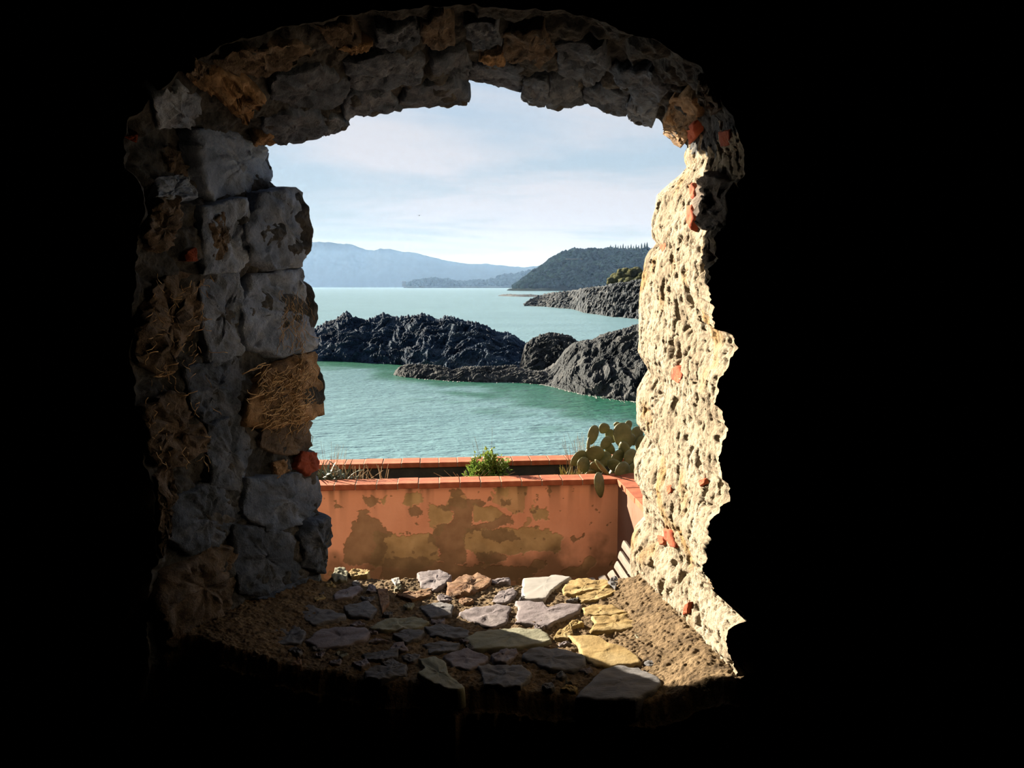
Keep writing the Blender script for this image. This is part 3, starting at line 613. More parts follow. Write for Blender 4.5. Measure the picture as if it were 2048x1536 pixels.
SLABS = [
 ([(1047,1161),(1100,1157),(1103,1153),(1144,1157),(1119,1172),(1100,1187),(1091,1202),(1044,1201),(1045,1176)], 'white_marble', .016, .002),
 ([(900,1170),(927,1157),(956,1154),(977,1161),(977,1172),(947,1186),(919,1195),(898,1190)], 'rust_stone', .020, .016),
 ([(1128,1179),(1137,1167),(1156,1161),(1212,1164),(1223,1172),(1212,1178),(1181,1182),(1150,1190),(1131,1187)], 'yellow_stone', .014, .010),
 ([(1156,1195),(1181,1186),(1225,1178),(1230,1187),(1200,1200),(1166,1204)], 'yellow_stone', .010, .006),
 ([(1216,1170),(1231,1157),(1241,1170),(1231,1182)], 'slate_grey', .024, .010),
 ([(991,1195),(1000,1186),(1025,1179),(1031,1187),(1019,1201),(1003,1209),(986,1204)], 'purple_stone', .010, .006),
 ([(922,1229),(947,1220),(997,1214),(1019,1217),(1009,1245),(981,1254),(956,1245)], 'purple_stone', .012, .006),
 ([(1037,1206),(1087,1209),(1094,1220),(1125,1211),(1156,1214),(1150,1228),(1119,1239),(1094,1254),(1075,1250),(1037,1245),(1042,1220)], 'purple_stone', .014, .005),
 ([(1169,1220),(1187,1213),(1225,1215),(1250,1228),(1222,1232),(1191,1234),(1172,1229)], 'yellow_stone', .014, .005),
 ([(1187,1239),(1216,1237),(1259,1233),(1284,1242),(1287,1254),(1244,1261),(1206,1265),(1184,1261),(1197,1250)], 'yellow_stone', .016, .008),
 ([(1144,1279),(1200,1279),(1216,1292),(1244,1298),(1262,1311),(1277,1326),(1259,1331),(1212,1334),(1191,1332),(1166,1311),(1162,1295)], 'yellow_stone', .016, .004),
 ([(1109,1279),(1116,1267),(1141,1251),(1144,1270),(1134,1279)], 'yellow_stone', .012, .006),
 ([(937,1279),(956,1270),(994,1265),(1025,1263),(1075,1264),(1091,1273),(1094,1286),(1075,1292),(1019,1298),(956,1299)], 'green_stone', .016, .005),
 ([(890,1315),(916,1307),(934,1303),(972,1317),(969,1326),(941,1342),(909,1336)], 'purple_stone', .014, .006),
 ([(984,1315),(1003,1304),(1031,1301),(1034,1311),(1012,1329),(991,1326)], 'purple_stone', .016, .008),
 ([(1050,1311),(1075,1301),(1119,1304),(1162,1315),(1166,1332),(1144,1343),(1100,1342),(1075,1329),(1050,1321)], 'slate_grey', .018, .008),
 ([(1162,1395),(1187,1370),(1212,1345),(1237,1339),(1275,1345),(1312,1361),(1316,1370),(1306,1382),(1269,1403),(1181,1406)], 'slate_grey', .018, .006),
 ([(1270,1276),(1287,1267),(1300,1276),(1284,1285)], 'green_stone', .014, .008),
 ([(838,1150),(878,1146),(901,1155),(891,1170),(868,1183),(845,1173)], 'purple_stone', .018, .008),
 ([(783,1161),(798,1158),(801,1170),(791,1173)], 'white_marble', .016, .006),
 ([(664,1160),(672,1147),(688,1144),(695,1153),(692,1165),(669,1166)], 'green_stone', .034, .014),
 ([(697,1151),(718,1144),(738,1147),(735,1156),(705,1158)], 'yellow_stone', .024, .010),
 ([(669,1193),(679,1185),(715,1175),(722,1181),(702,1198),(672,1201)], 'purple_stone', .014, .006),
 ([(586,1223),(619,1218),(655,1226),(688,1235),(672,1244),(629,1253),(609,1240)], 'slate_grey', .020, .006),
 ([(619,1286),(639,1266),(672,1261),(728,1263),(735,1269),(725,1283),(688,1296),(639,1298)], 'purple_stone', .018, .006),
 ([(745,1259),(762,1246),(791,1241),(838,1239),(851,1248),(831,1258),(795,1261),(768,1263)], 'green_stone', .014, .008),
 ([(788,1273),(808,1264),(848,1266),(838,1279),(811,1286)], 'slate_grey', .014, .006),
 ([(854,1259),(884,1253),(934,1263),(934,1276),(904,1279),(864,1273)], 'slate_grey', .014, .006),
 ([(728,1313),(762,1306),(795,1304),(791,1316),(762,1323),(735,1321)], 'slate_grey', .014, .006),
 ([(705,1329),(732,1323),(738,1332),(722,1339)], 'purple_stone', .014, .006),
 ([(732,1349),(752,1337),(808,1336),(808,1352),(762,1361),(735,1359)], 'slate_grey', .014, .008),
 ([(841,1326),(868,1321),(891,1332),(894,1352),(924,1376),(918,1382),(891,1380),(864,1369),(838,1356),(851,1342)], 'green_stone', .020, .008),
 ([(765,1329),(785,1321),(811,1336),(785,1339)], 'slate_grey', .012, .006),
 ([(489,1306),(519,1293),(549,1286),(532,1306),(519,1316),(506,1316)], 'green_stone', .016, .008),
 ([(755,1183),(775,1180),(778,1206),(765,1223)], 'rust_stone', .012, .006),
 ([(795,1193),(818,1188),(864,1181),(858,1193),(825,1201)], 'rust_stone', .016, .008),
 ([(978,1167),(994,1161),(1019,1161),(1016,1167),(991,1170)], 'purple_stone', .016, .006),
 ([(842,1215),(880,1206),(905,1214),(900,1230),(862,1236)], 'slate_grey', .010, .006),
 ([(690,1216),(735,1206),(752,1220),(738,1236),(700,1232)], 'slate_grey', .012, .006),
 ([(545,1262),(590,1256),(610,1268),(598,1290),(552,1292)], 'slate_grey', .014, .008),
 ([(850,1292),(884,1286),(918,1290),(908,1304),(862,1308)], 'slate_grey', .012, .006),
 ([(960,1336),(1030,1334),(1060,1350),(1040,1376),(976,1372)], 'slate_grey', .012, .010),
]
for i, (poly, mt, h, r) in enumerate(SLABS):
    P = np.array([at_z(x, y, SILL_Z) for x, y in poly])
    P[:, 1] = np.maximum(P[:, 1], np.interp(P[:, 0], xs, fy) + 0.01)
    me, c = stone_mesh('sill_stone', P, np.array([0, 0, 1.0]), h * .5, 0.04, r * .9, 500 + i, n=52, soft=0, edge_round=0.05, grow=1.12 if mt != 'white_marble' else 1.02)
    o = link('sill_stone', me, M[mt], sill, c); fix_normals(me)

# smaller filler stones packed between the slabs
rgf = np.random.RandomState(77); placed = [np.array(p, float) for p, *_ in SLABS]; nf = 0
cents = [(p.mean(0), np.ptp(p[:, 0]) / 2, np.ptp(p[:, 1]) / 2) for p in placed]
for k in range(900):
    x, y = rgf.uniform(520, 1330), rgf.uniform(1160, 1385); wx_ = rgf.uniform(9, 20) * (1 + (y - 1160) / 400); wy_ = wx_ * .42
    if x < 640 - (y - 1160) * 1.0 + 20 or y > np.interp(x, [500, 700, 900, 1300], [1310, 1350, 1372, 1395]): continue
    if any(((x - c[0]) / (rx_ + wx_ * .95)) ** 2 + ((y - c[1]) / (ry_ + wy_ * .95)) ** 2 < 1 for c, rx_, ry_ in cents): continue
    an = np.sort(rgf.uniform(0, 2 * math.pi, 7)); poly = np.stack([x + np.cos(an) * wx_ * rgf.uniform(.8, 1.1, 7), y + np.sin(an) * wy_ * rgf.uniform(.8, 1.1, 7)], 1)
    cents.append((np.array([x, y]), wx_, wy_)); P = np.array([at_z(a, b, SILL_Z) for a, b in poly])
    me, c = stone_mesh('sill_stone', P, np.array([0, 0, 1.0]), .006, 0.03, .008, 900 + k, n=24, soft=0, edge_round=.08)
    link('sill_stone', me, M[['slate_grey', 'purple_stone', 'green_stone', 'yellow_stone', 'rust_stone'][rgf.choice(5, p=[.34, .26, .16, .14, .10])]], sill, c); fix_normals(me); nf += 1
    if nf > 70: break

# loose crumbs on the sill: a few lit lumps by the inner right corner
for i, (x, y, s) in enumerate(((1489,1416,.020),(1452,1418,.014),(1425,1412,.012),(1404,1408,.010))):
    c = at_z(x, y, SILL_Z - 0.015); an = np.linspace(0, 2 * math.pi, 8)[:-1]
    P = c + np.stack([np.cos(an), np.sin(an), 0 * an], 1) * s
    me, c = stone_mesh('sill_stone', P, np.array([0, 0, 1.0]), s * 1.2, 0.02, s * .6, 700 + i, n=14, edge_round=.2)
    link('sill_stone', me, M['pale_mortar'], sill, c); fix_normals(me)

# dry roots and straw clinging to the left jamb
rng = np.random.RandomState(4)
def strand(px, py, ang, steps, step, lift, wob):
    pts = []; x, y = px, py
    for k in range(steps):
        h = bvh_jamb.ray_cast(Vector(EYE), Vector(ray(x, y)).normalized())
        if h[0] is None: break
        p = np.array(h[0]); pts.append(p + np.array([1, -0.3, 0]) * (lift + rng.uniform(0, .012)))
        ang += rng.uniform(-wob, wob); x += math.cos(ang) * step; y += math.sin(ang) * step
    return pts
mb = MB()
for k in range(150):
    p = strand(rng.uniform(505, 612), rng.uniform(725, 845), rng.uniform(1.2, 2.9), rng.randint(4, 10), 7, .024, .45)
    if len(p) > 2: V, F = tube_vf(p, rng.uniform(.0008, .0017), 3); mb.add(V, F)
for k in range(60):
    p = strand(rng.uniform(545, 600), rng.uniform(575, 690), rng.uniform(1.0, 1.9), rng.randint(4, 9), 7, .016, .3)
    if len(p) > 2: V, F = tube_vf(p, rng.uniform(.0005, .001), 3); mb.add(V, F)
for k in range(90):
    p = strand(rng.uniform(275, 410), rng.uniform(545, 930), rng.uniform(0.8, 2.6), rng.randint(3, 7), 7, .02, .6)
    if len(p) > 2: V, F = tube_vf(p, rng.uniform(.0006, .0014), 3); mb.add(V, F)
o = mb.build('dry_roots', M['root'], None, np.array([-0.7, 2.3, 1.2]))
tag(o, 'tangle of thin dry roots clinging to the shaded jamb stones', 'roots', kind='stuff')

# ------------------------------------------------------------------ the dark room behind the camera
def slab(name, lo, hi, mat, label, cat):
    lo = np.array(lo, float); hi = np.array(hi, float); V, F = box_vf((lo + hi) / 2, hi - lo)
    o = link(name, mesh_from(name, np.array(V), F, False), M[mat], None, (lo + hi) / 2); tag(o, label, cat, kind='structure'); return o
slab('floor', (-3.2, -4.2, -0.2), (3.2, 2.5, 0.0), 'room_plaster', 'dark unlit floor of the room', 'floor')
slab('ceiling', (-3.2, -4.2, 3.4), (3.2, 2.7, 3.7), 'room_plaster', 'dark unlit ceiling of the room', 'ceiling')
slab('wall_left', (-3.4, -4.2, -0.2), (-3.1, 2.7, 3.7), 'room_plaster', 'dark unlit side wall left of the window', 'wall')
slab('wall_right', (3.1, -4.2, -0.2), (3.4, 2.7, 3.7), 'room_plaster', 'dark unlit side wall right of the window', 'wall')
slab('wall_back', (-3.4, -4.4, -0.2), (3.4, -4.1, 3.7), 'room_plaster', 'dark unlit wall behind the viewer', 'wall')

# ------------------------------------------------------------------ terrace with planter
TOPD = 6.6
corner = at_y(1234, 958, TOPD); TOPZ = corner[2]                 # front top edge of the coping, at the inner corner
lpt = at_z(640, 971, TOPZ)
ex = corner - lpt; ex[2] = 0; ex /= np.linalg.norm(ex)            # along the planter, to the right
ey = np.array([-ex[1], ex[0], 0])                                 # away, towards the sea
ez = np.array([0, 0, 1.0]); FR = np.stack([ex, ey, ez])
FLOOR_Z = at_z(1190, 1156, 0)[2] * 0 + (at_y(1190, 1156, TOPD - 0.9)[2] - 0.45)
def TP(a, b, c): return corner + ex * a + ey * b + ez * c          # terrace frame: a right, b out to sea, c up from coping top
COP_T, COP_W = 0.045, 0.20
def tile_row(parent, a0, a1, b0, depth, w, along='x', seed=0):
    V, F = bevel_box_vf((w - 0.005, depth, COP_T), 0.004)
    R = FR if along == 'x' else np.stack([ey, -ex, ez])
    V = V @ R; me = mesh_from('coping_tile', V, F, False); fix_normals(me)
    gc = TP((a0 + a1) / 2, b0 + depth / 2, -COP_T / 2) if along == 'x' else TP(b0 + depth / 2, (a0 + a1) / 2, -COP_T / 2)
    GV, GF = box_vf(gc, (a1 - a0, depth - .006, COP_T - .006), R); link('grout', mesh_from('grout', np.array(GV), GF, False), M['grout'], parent, gc)
    rngt = np.random.RandomState(seed); n = int(round((a1 - a0) / w)); first = True
    for k in range(n):
        a = a0 + (k + .5) * w
        c = TP(a, b0 + depth / 2, -COP_T / 2) if along == 'x' else TP(b0 + depth / 2, a, -COP_T / 2)
        o = link('coping_tile', me, M['cotto'] if first else None, parent); first = False
        o.location = c - np.array(parent['_w']) + np.array([0, 0, rngt.uniform(-.002, .002)]); o.rotation_euler = (rngt.uniform(-.006, .006), rngt.uniform(-.006, .006), rngt.uniform(-.006, .006))
def wall_box(name, a0, a1, b0, b1, c0, c1, mat, label):
    V, F = box_vf(TP((a0 + a1) / 2, (b0 + b1) / 2, (c0 + c1) / 2), (a1 - a0, b1 - b0, c1 - c0), FR)
    o = link(name, mesh_from(name, np.array(V), F, False), mat, None, TP((a0 + a1) / 2, (b0 + b1) / 2, c0)); tag(o, label, 'wall', kind='structure'); return o
H = TOPZ - FLOOR_Z
AL, AR = -4.6, 2.4
# back wall distance from its coping edge in the photo
bq = at_z(930, 924, TOPZ); BACK = float((bq - corner) @ ey)
wf = wall_box('wall_planter_front', AL, AR, 0.06, COP_W - 0.01, -H, -COP_T + .002, M['shaded_concrete'], 'peeling salmon-washed front wall of the planter on the terrace')
tile_row(wf, AL, AR, 0.0, COP_W, 0.166, seed=1)
# plaster skin of the front wall with worn patches
WEAR1 = [[(805,990),(842,984),(846,1004),(822,1016),(808,1010)],[(945,1010),(1000,1014),(1012,1030),(980,1046),(948,1042)],[(930,1058),(1098,1058),(1128,1078),(1112,1102),(1060,1106),(960,1112),(928,1100)],[(750,1060),(800,1072),(862,1066),(882,1120),(830,1142),(742,1130)],[(858,1010),(902,1016),(900,1044),(862,1052),(852,1030)],
 [(985,978),(1020,976),(1016,992),(990,992)],[(760,1000),(775,990),(772,1010)],[(1058,1015),(1095,1012),(1098,1040),(1068,1044)]]
WEAR2 = [[(688,1126),(688,1090),(702,1064),(706,1040),(722,1026),(742,1036),(766,1050),(784,1070),(770,1082),(776,1100),(756,1126),(720,1132)],
 [(905,986),(930,1000),(968,1000),(968,1012),(946,1016),(944,1050),(976,1048),(990,1034),(1022,1030),(1026,1048),(1000,1056),(960,1060),(932,1070),(928,1098),(932,1128),(900,1128),(872,1118),(884,1104),(860,1084),(858,1068),(880,1050),(902,1044),(904,1020),(872,1016),(902,1008)],
 [(813,1018),(838,1012),(848,1020),(834,1032),(816,1030)],[(716,1022),(736,1020),(742,1028),(726,1032)],[(958,1108),(980,1104),(1010,1112),(1016,1122),(990,1130),(956,1124)],
 [(964,1060),(990,1058),(1030,1062),(1040,1078),(1000,1086),(968,1078)],[(1094,975),(1104,970),(1106,985),(1096,996)],[(895,982),(925,976),(930,990),(906,1000)],[(726,992),(758,996),(762,1008),(738,1012)],[(1006,1000),(1024,998),(1022,1010),(1008,1012)],
 [(770,1116),(820,1110),(880,1124),(960,1136),(1040,1130),(1080,1138),(1060,1160),(760,1160)]]
nA, nC = 620, 230
aa = np.linspace(-3.3, 0.03, nA); cc = np.linspace(-H, -COP_T + .004, nC)
AA, CC = np.meshgrid(aa, cc, indexing='ij')
W = corner + AA[..., None] * ex + CC[..., None] * ez + ey * 0.040
pp = to_px(W.reshape(-1, 3)); LP = np.stack([AA.ravel(), CC.ravel(), 0 * CC.ravel()], 1)
wx = pp[:, 0] + fbm(LP * 9, 4, 91) * 10 + fbm(LP * 40, 2, 92) * 5; wy = pp[:, 1] + fbm(LP * 9, 4, 93) * 8 + fbm(LP * 40, 2, 94) * 4
r_ = np.zeros(len(LP)); g_ = np.zeros(len(LP))
for p in WEAR1: r_ = np.maximum(r_, in_poly(wx, wy, p))
for p in WEAR2: g_ = np.maximum(g_, in_poly(wx, wy, p))
sp_ = fbm(LP * 13, 4, 95); g_ = np.maximum(g_, (sp_ > 0.56) * 1.0); r_ = np.maximum(r_, (fbm(LP * 3.1, 4, 96) > 0.40) * 0.75)
g_ *= 0.85
up_ = (CC.ravel() + COP_T) ; h01 = 1 + CC.ravel() / H
streak = smooth01((fbm(np.stack([LP[:, 0] * 7, 0 * LP[:, 0], LP[:, 1] * .6], 1), 3, 97) - 0.02) / 0.35) * np.exp(up_ / 0.11) * 0.85
foot = smooth01((-0.46 - CC.ravel() + fbm(LP * 5, 4, 98) * 0.16) / 0.34) * 0.86
corn = smooth01((AA.ravel() + 0.22) / 0.22) * 0.45 * smooth01(-CC.ravel() / .6)  # darker towards the lower right corner
b_ = np.clip(np.maximum(np.maximum(streak, foot), corn), 0, .85)
Wd = W.reshape(-1, 3) + ey * ((np.maximum(r_, g_) * 0.004) + fbm(LP * 6, 3, 99) * 0.003)[:, None]
skin = grid_mesh('plaster', Wd.reshape(nA, nC, 3))
ca = skin.color_attributes.new('wear', 'FLOAT_COLOR', 'POINT'); ca.data.foreach_set('color', np.stack([r_, g_, b_, np.ones_like(r_)], 1).astype(np.float32).ravel())
link('plaster', skin, M['peeling'], wf, TP(-1.5, .04, -H))
wb = wall_box('wall_planter_back', AL, AR, BACK + 0.02, BACK + COP_W, -H - 1.0, -COP_T + .002, M['shaded_concrete'], 'low back wall of the planter on the sea side, capped with orange tiles')
tile_row(wb, AL, AR, BACK, COP_W + .02, 0.166, seed=2)
# side wall coming towards the viewer on the right
M['pink_wash'] = mat_noise('pink_wash', [c3(.58, .27, .17), c3(.70, .38, .27)], 3, 0.95, 0.3, 40, 0.004)
ws = wall_box('wall_terrace_side', 0.02, 0.22, -4.2, 0.045, -H, -COP_T - .003, M['pink_wash'], 'pink side wall of the terrace, half in sun, capped with orange tiles')
tile_row(ws, -4.2, 0.0, 0.0, COP_W + .04, 0.30, along='y', seed=3)
# soil
nA2, nB2 = 240, 40
A2, B2 = np.meshgrid(np.linspace(AL, AR, nA2), np.linspace(COP_W - .02, BACK + .03, nB2), indexing='ij')
LS = np.stack([A2.ravel(), B2.ravel(), 0 * A2.ravel()], 1)
S = corner + A2[..., None] * ex + B2[..., None] * ey + ez * (-0.20 + fbm(LS * 8, 4, 111) * 0.03).reshape(nA2, nB2)[..., None]
so = link('soil', grid_mesh('soil', S), M['garden_soil'], None, TP(0, BACK / 2, -.16)); tag(so, 'dark bare soil filling the long planter', 'soil', kind='stuff')
slab('terrace_floor', (-9, 2.6, FLOOR_Z - .3), (6, 6.9, FLOOR_Z), 'terrace', 'terrace floor between the window and the planter', 'floor')

# rocky ground that carries house and terrace down to the sea
SEA_Z = 1.6 - 11.0
cx_ = np.linspace(-26, 26, 90); ct = np.linspace(0, 1, 50)
CX_, CT = np.meshgrid(cx_, ct, indexing='ij')
cy = 7.2 + CT * 15; cz = FLOOR_Z - 0.35 + (SEA_Z - 2 - FLOOR_Z) * CT ** 0.7
PC = np.stack([CX_, cy, cz], -1); nn = ridged(PC.reshape(-1, 3) * .35, 4, 121).reshape(90, 50)
PC[..., 2] += (nn - 1.2) * 0.5 * smooth01(CT * 6) - 0.3 * smooth01(CT * 3); PC[..., 1] += (nn - 1.2) * .5
cl = link('cliff', grid_mesh('cliff', PC), M['cliff'], None, (0, 9, SEA_Z)); tag(cl, 'rocky slope falling from the terrace down to the sea', 'cliff', kind='structure')

# ------------------------------------------------------------------ sea, haze
# ------------------------------------------------------------------ rocks in the sea
def rock(name, crest, water, back, mat, label, nu=260, nv=110, p=0.62, amp=0.16, freq=1.0, seed=0, cat='rock', kind=None, group=None, jag=2.2, strata=(0.5, 1.0, 2.2)):
    """crest and water: outlines in the photograph; the crest stands `back` metres behind the waterline"""
    cxs = np.array([c[0] for c in crest], float); X = np.linspace(cxs[0], cxs[-1], nu)
    cyv = np.interp(X, cxs, [c[1] for c in crest]); wyv = np.interp(X, [w[0] for w in water], [w[1] for w in water])
    cyv = cyv + fbm(np.stack([X * .22, 0 * X, 0 * X + seed], 1), 3, seed) * jag; wyv = smooth_line(wyv[:, None], 24)[:, 0]
    Wp = np.array([at_z(x, y, SEA_Z) for x, y in zip(X, wyv)])
    ends = np.minimum(1, np.minimum(np.arange(nu), np.arange(nu)[::-1]) / (nu * 0.05))
    Cp = np.array([at_y(x, y, w[1] + back * (0.25 + 0.75 * e)) for x, y, w, e in zip(X, cyv, Wp, ends)])
    Hh = np.maximum(Cp[:, 2] - SEA_Z, 0.05)
    Hsm = np.maximum(smooth_line(Hh[:, None], nu // 30)[:, 0], .05)
    tf = np.linspace(-0.12, 1, int(nv * .75)); tb = np.linspace(0, 1.05, nv - len(tf) + 1)[1:]
    G = np.zeros((nu, nv, 3))
    for k, t in enumerate(tf):
        q = Wp * (1 - max(t, 0)) + Cp * max(t, 0); 
        if t < 0: q = Wp + (Wp - Cp) * np.array([1, 1, 0]) * (-t) * .5
        zz = (max(t, 0) ** p); q[:, 2] = SEA_Z + Hsm * zz + (Hh - Hsm) * max(t, 0) ** 7 if t >= 0 else SEA_Z + t * np.maximum(Hh, 3) * 1.5
        G[:, k] = q
    for k, t in enumerate(tb):
        q = Cp.copy(); q[:, 1] += t * back * 1.1; q[:, 2] = SEA_Z - .5 + (Hh + .5) * (1 - smooth01(t)); G[:, len(tf) + k] = q
    V = G.reshape(-1, 3); T = np.tile(np.r_[tf, 1 + tb], nu); hh = np.repeat(np.maximum(Hh, Hh.max() * .25), nv)
    Ps = V * np.array([strata[0], strata[1], strata[2]]); Ps = Ps + np.stack([Ps[:, 2] * .5, 0 * T, -Ps[:, 0] * .35], 1)
    wp = np.stack([fbm(V * freq * .18, 2, seed + 1), fbm(V * freq * .18, 2, seed + 2), fbm(V * freq * .18, 2, seed + 3)], 1)
    n1 = ridged(Ps * (freq * 0.16) + wp * 1.2, 6, seed, gain=.62) - 1.45; n2 = fbm(V * (freq * .5), 3, seed + 5)
    d = (n1 * 0.95 + n2 * 0.6) * amp * hh
    keep = np.where(T < 1, 1 - 0.80 * smooth01((T - .78) / .22), 0.20 + 0.80 * smooth01((T - 1) / .4))
    dirv = np.array([0, -0.80, 0.55]); V = V + dirv * (d * keep)[:, None]
    V[:, 2] += (ridged(Ps * freq * .9, 4, seed + 15) - 1.2) * amp * hh * .16
    o = link(name, mesh_from(name, V, np.ascontiguousarray(grid_faces(nu, nv))), M[mat], None, (Wp.mean(0)[0], Wp.mean(0)[1], SEA_Z))
    o.data.polygons.foreach_set('use_smooth', np.zeros(len(o.data.polygons), bool))
    tag(o, label, cat, group, kind); return o, X, Wp
big_rock, bX, bW = rock('sea_rock', [(520,700),(560,684),(600,666),(628,657),(650,645),(668,640),(680,630),(692,624),(705,634),(735,640),(750,634),(765,626),(790,634),(810,633),(830,632),(846,627),(860,632),(875,640),(890,632),(910,636),(940,642),(970,650),(985,660),(1000,665),(1015,663),(1030,672),(1045,682),(1062,692),(1085,705),(1110,725),(1130,742)],
  [(520,722),(640,722),(700,724),(780,728),(850,735),(950,742),(1080,748),(1130,750)], 12, 'sea_rock', 'long dark rock ridge rising from the sea, largest of the sea rocks', nu=620, nv=190, seed=11, amp=.17, freq=.9, jag=5)
mid_rock, mX, mW = rock('sea_rock', [(1040,730),(1050,690),(1062,678),(1075,672),(1095,666),(1110,665),(1125,668),(1140,672),(1150,678),(1165,690),(1180,710),(1195,740)],
  [(1040,748),(1195,752)], 6, 'shore_rock', 'small rounded rock hump between the long ridge and the big shore boulder', nu=220, nv=120, seed=31, amp=.18, freq=1.3)
low_rock, lX, lW = rock('sea_rock', [(787,748),(792,739),(800,733),(815,728),(850,729),(870,730),(895,735),(905,740),(930,733),(960,733),(1000,732),(1030,729),(1036,735),(1060,740),(1085,742),(1100,748),(1112,764)],
  [(787,750),(810,755),(850,758),(900,762),(960,764),(1020,764),(1060,767),(1112,772)], 3.2, 'shore_rock', 'low flat reef of brown rock in front of the long ridge', nu=420, nv=100, seed=51, amp=.26, freq=2.0, p=.5)
right_rock, rX, rW = rock('sea_rock', [(1072,764),(1085,744),(1100,733),(1112,726),(1120,715),(1130,700),(1140,692),(1150,685),(1165,682),(1190,678),(1200,670),(1215,665),(1240,660),(1260,655),(1278,648),(1320,640),(1380,636),(1440,640),(1500,668),(1560,720),(1600,790),(1615,826)],
  [(1072,766),(1100,772),(1130,780),(1170,790),(1210,795),(1270,803),(1320,810),(1400,815),(1480,818),(1615,828)], 10, 'shore_rock', 'big brown boulder at the water edge beside the sunlit jamb', nu=600, nv=190, seed=71, amp=.15, freq=1.1, p=.6)
point_rock, pX, pW = rock('rocky_point', [(1048,611),(1053,604),(1062,598),(1075,592),(1090,588),(1110,585),(1130,583),(1150,580),(1170,576),(1190,574),(1210,572),(1240,566),(1280,560),(1340,555),(1420,552),(1520,570),(1600,610),(1640,650)],
  [(1048,612),(1090,613),(1110,616),(1150,618),(1165,626),(1200,629),(1215,633),(1260,636),(1300,640),(1360,645),(1420,648),(1640,652)], 60, 'far_rock', 'jagged rocky point below the green shrubs on the coast', nu=640, nv=190, seed=91, amp=.32, freq=.6, p=.8, cat='rocks', jag=3)
skerry, kX, kW = rock('sea_rock', [(996,591),(1006,588.5),(1020,588),(1040,589),(1060,588.5),(1078,590),(1090,592)], [(996,592),(1040,593.5),(1090,594)], 14, 'far_rock', 'thin flat skerry off the tip of the rocky point', nu=160, nv=40, seed=95, amp=.2, freq=.6, jag=.6)

sx = np.concatenate([np.linspace(-22000, -300, 12), np.linspace(-200, -62, 6), np.linspace(-60, 60, 161), np.linspace(65, 200, 6), np.linspace(300, 22000, 12)]); sy = np.concatenate([np.linspace(8, 45, 6), np.linspace(46, 170, 165), np.linspace(180, 380, 12), np.geomspace(400, 27900, 16)])
SX, SY = np.meshgrid(sx, sy, indexing='ij'); SP = np.stack([SX, SY, 0 * SX + SEA_Z], -1)
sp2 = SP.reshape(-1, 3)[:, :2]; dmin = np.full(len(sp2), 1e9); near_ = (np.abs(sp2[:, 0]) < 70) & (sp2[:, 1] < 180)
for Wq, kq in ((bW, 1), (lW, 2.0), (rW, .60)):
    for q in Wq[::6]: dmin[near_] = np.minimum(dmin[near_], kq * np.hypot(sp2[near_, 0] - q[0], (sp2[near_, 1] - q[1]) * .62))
rock_near = smooth01((8.5 - dmin + fbm(np.stack([sp2[:, 0] * .22, sp2[:, 1] * .22, 0 * dmin], 1), 3, 303) * 4) / 6.5)  # weight of the greener, darker water colour close to the rocks
seam = grid_mesh('sea', SP); ca = seam.attributes.new('near_rock', 'FLOAT', 'POINT'); ca.data.foreach_set('value', rock_near.astype(np.float32))
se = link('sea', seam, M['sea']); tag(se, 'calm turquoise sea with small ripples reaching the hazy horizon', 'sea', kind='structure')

# broken white water along the rocks
mb = MB()
rng = np.random.RandomState(8)
def foam_line(Wp, i0, i1, w, thr, seed):
    Q = resample(Wp[i0:i1], (i1 - i0) * 2); i = np.arange(len(Q)); z3 = 0 * i
    wd = np.clip(fbm(np.stack([i * .11, z3, z3 + seed], 1), 4, seed) - thr, 0, 1) * w * 2.2; of = w * (0.25 + .5 * np.abs(fbm(np.stack([i * .05, z3, z3], 1), 3, seed + 3)))
    for k in range(len(Q) - 1):
        if wd[k] + wd[k + 1] < w * .02: continue
        mb.add([(Q[k + e][0], Q[k + e][1] - of[k + e] - (wd[k + e] if f else -wd[k + e] * .3), SEA_Z + .03) for e, f in ((0, 1), (1, 1), (1, 0), (0, 0))], [(0, 1, 2, 3)])
foam_line(rW, 10, 440, 1.0, -.05, 3); foam_line(rW, 120, 440, 1.8, .12, 13); foam_line(lW, 60, 410, .8, .08, 5); foam_line(pW, 10, 420, 4.0, -.1, 7)
o = mb.build('sea_foam', M['foam'], None, (0, 100, SEA_Z), False); tag(o, 'broken white foam along the foot of the rocks', 'foam', kind='stuff')

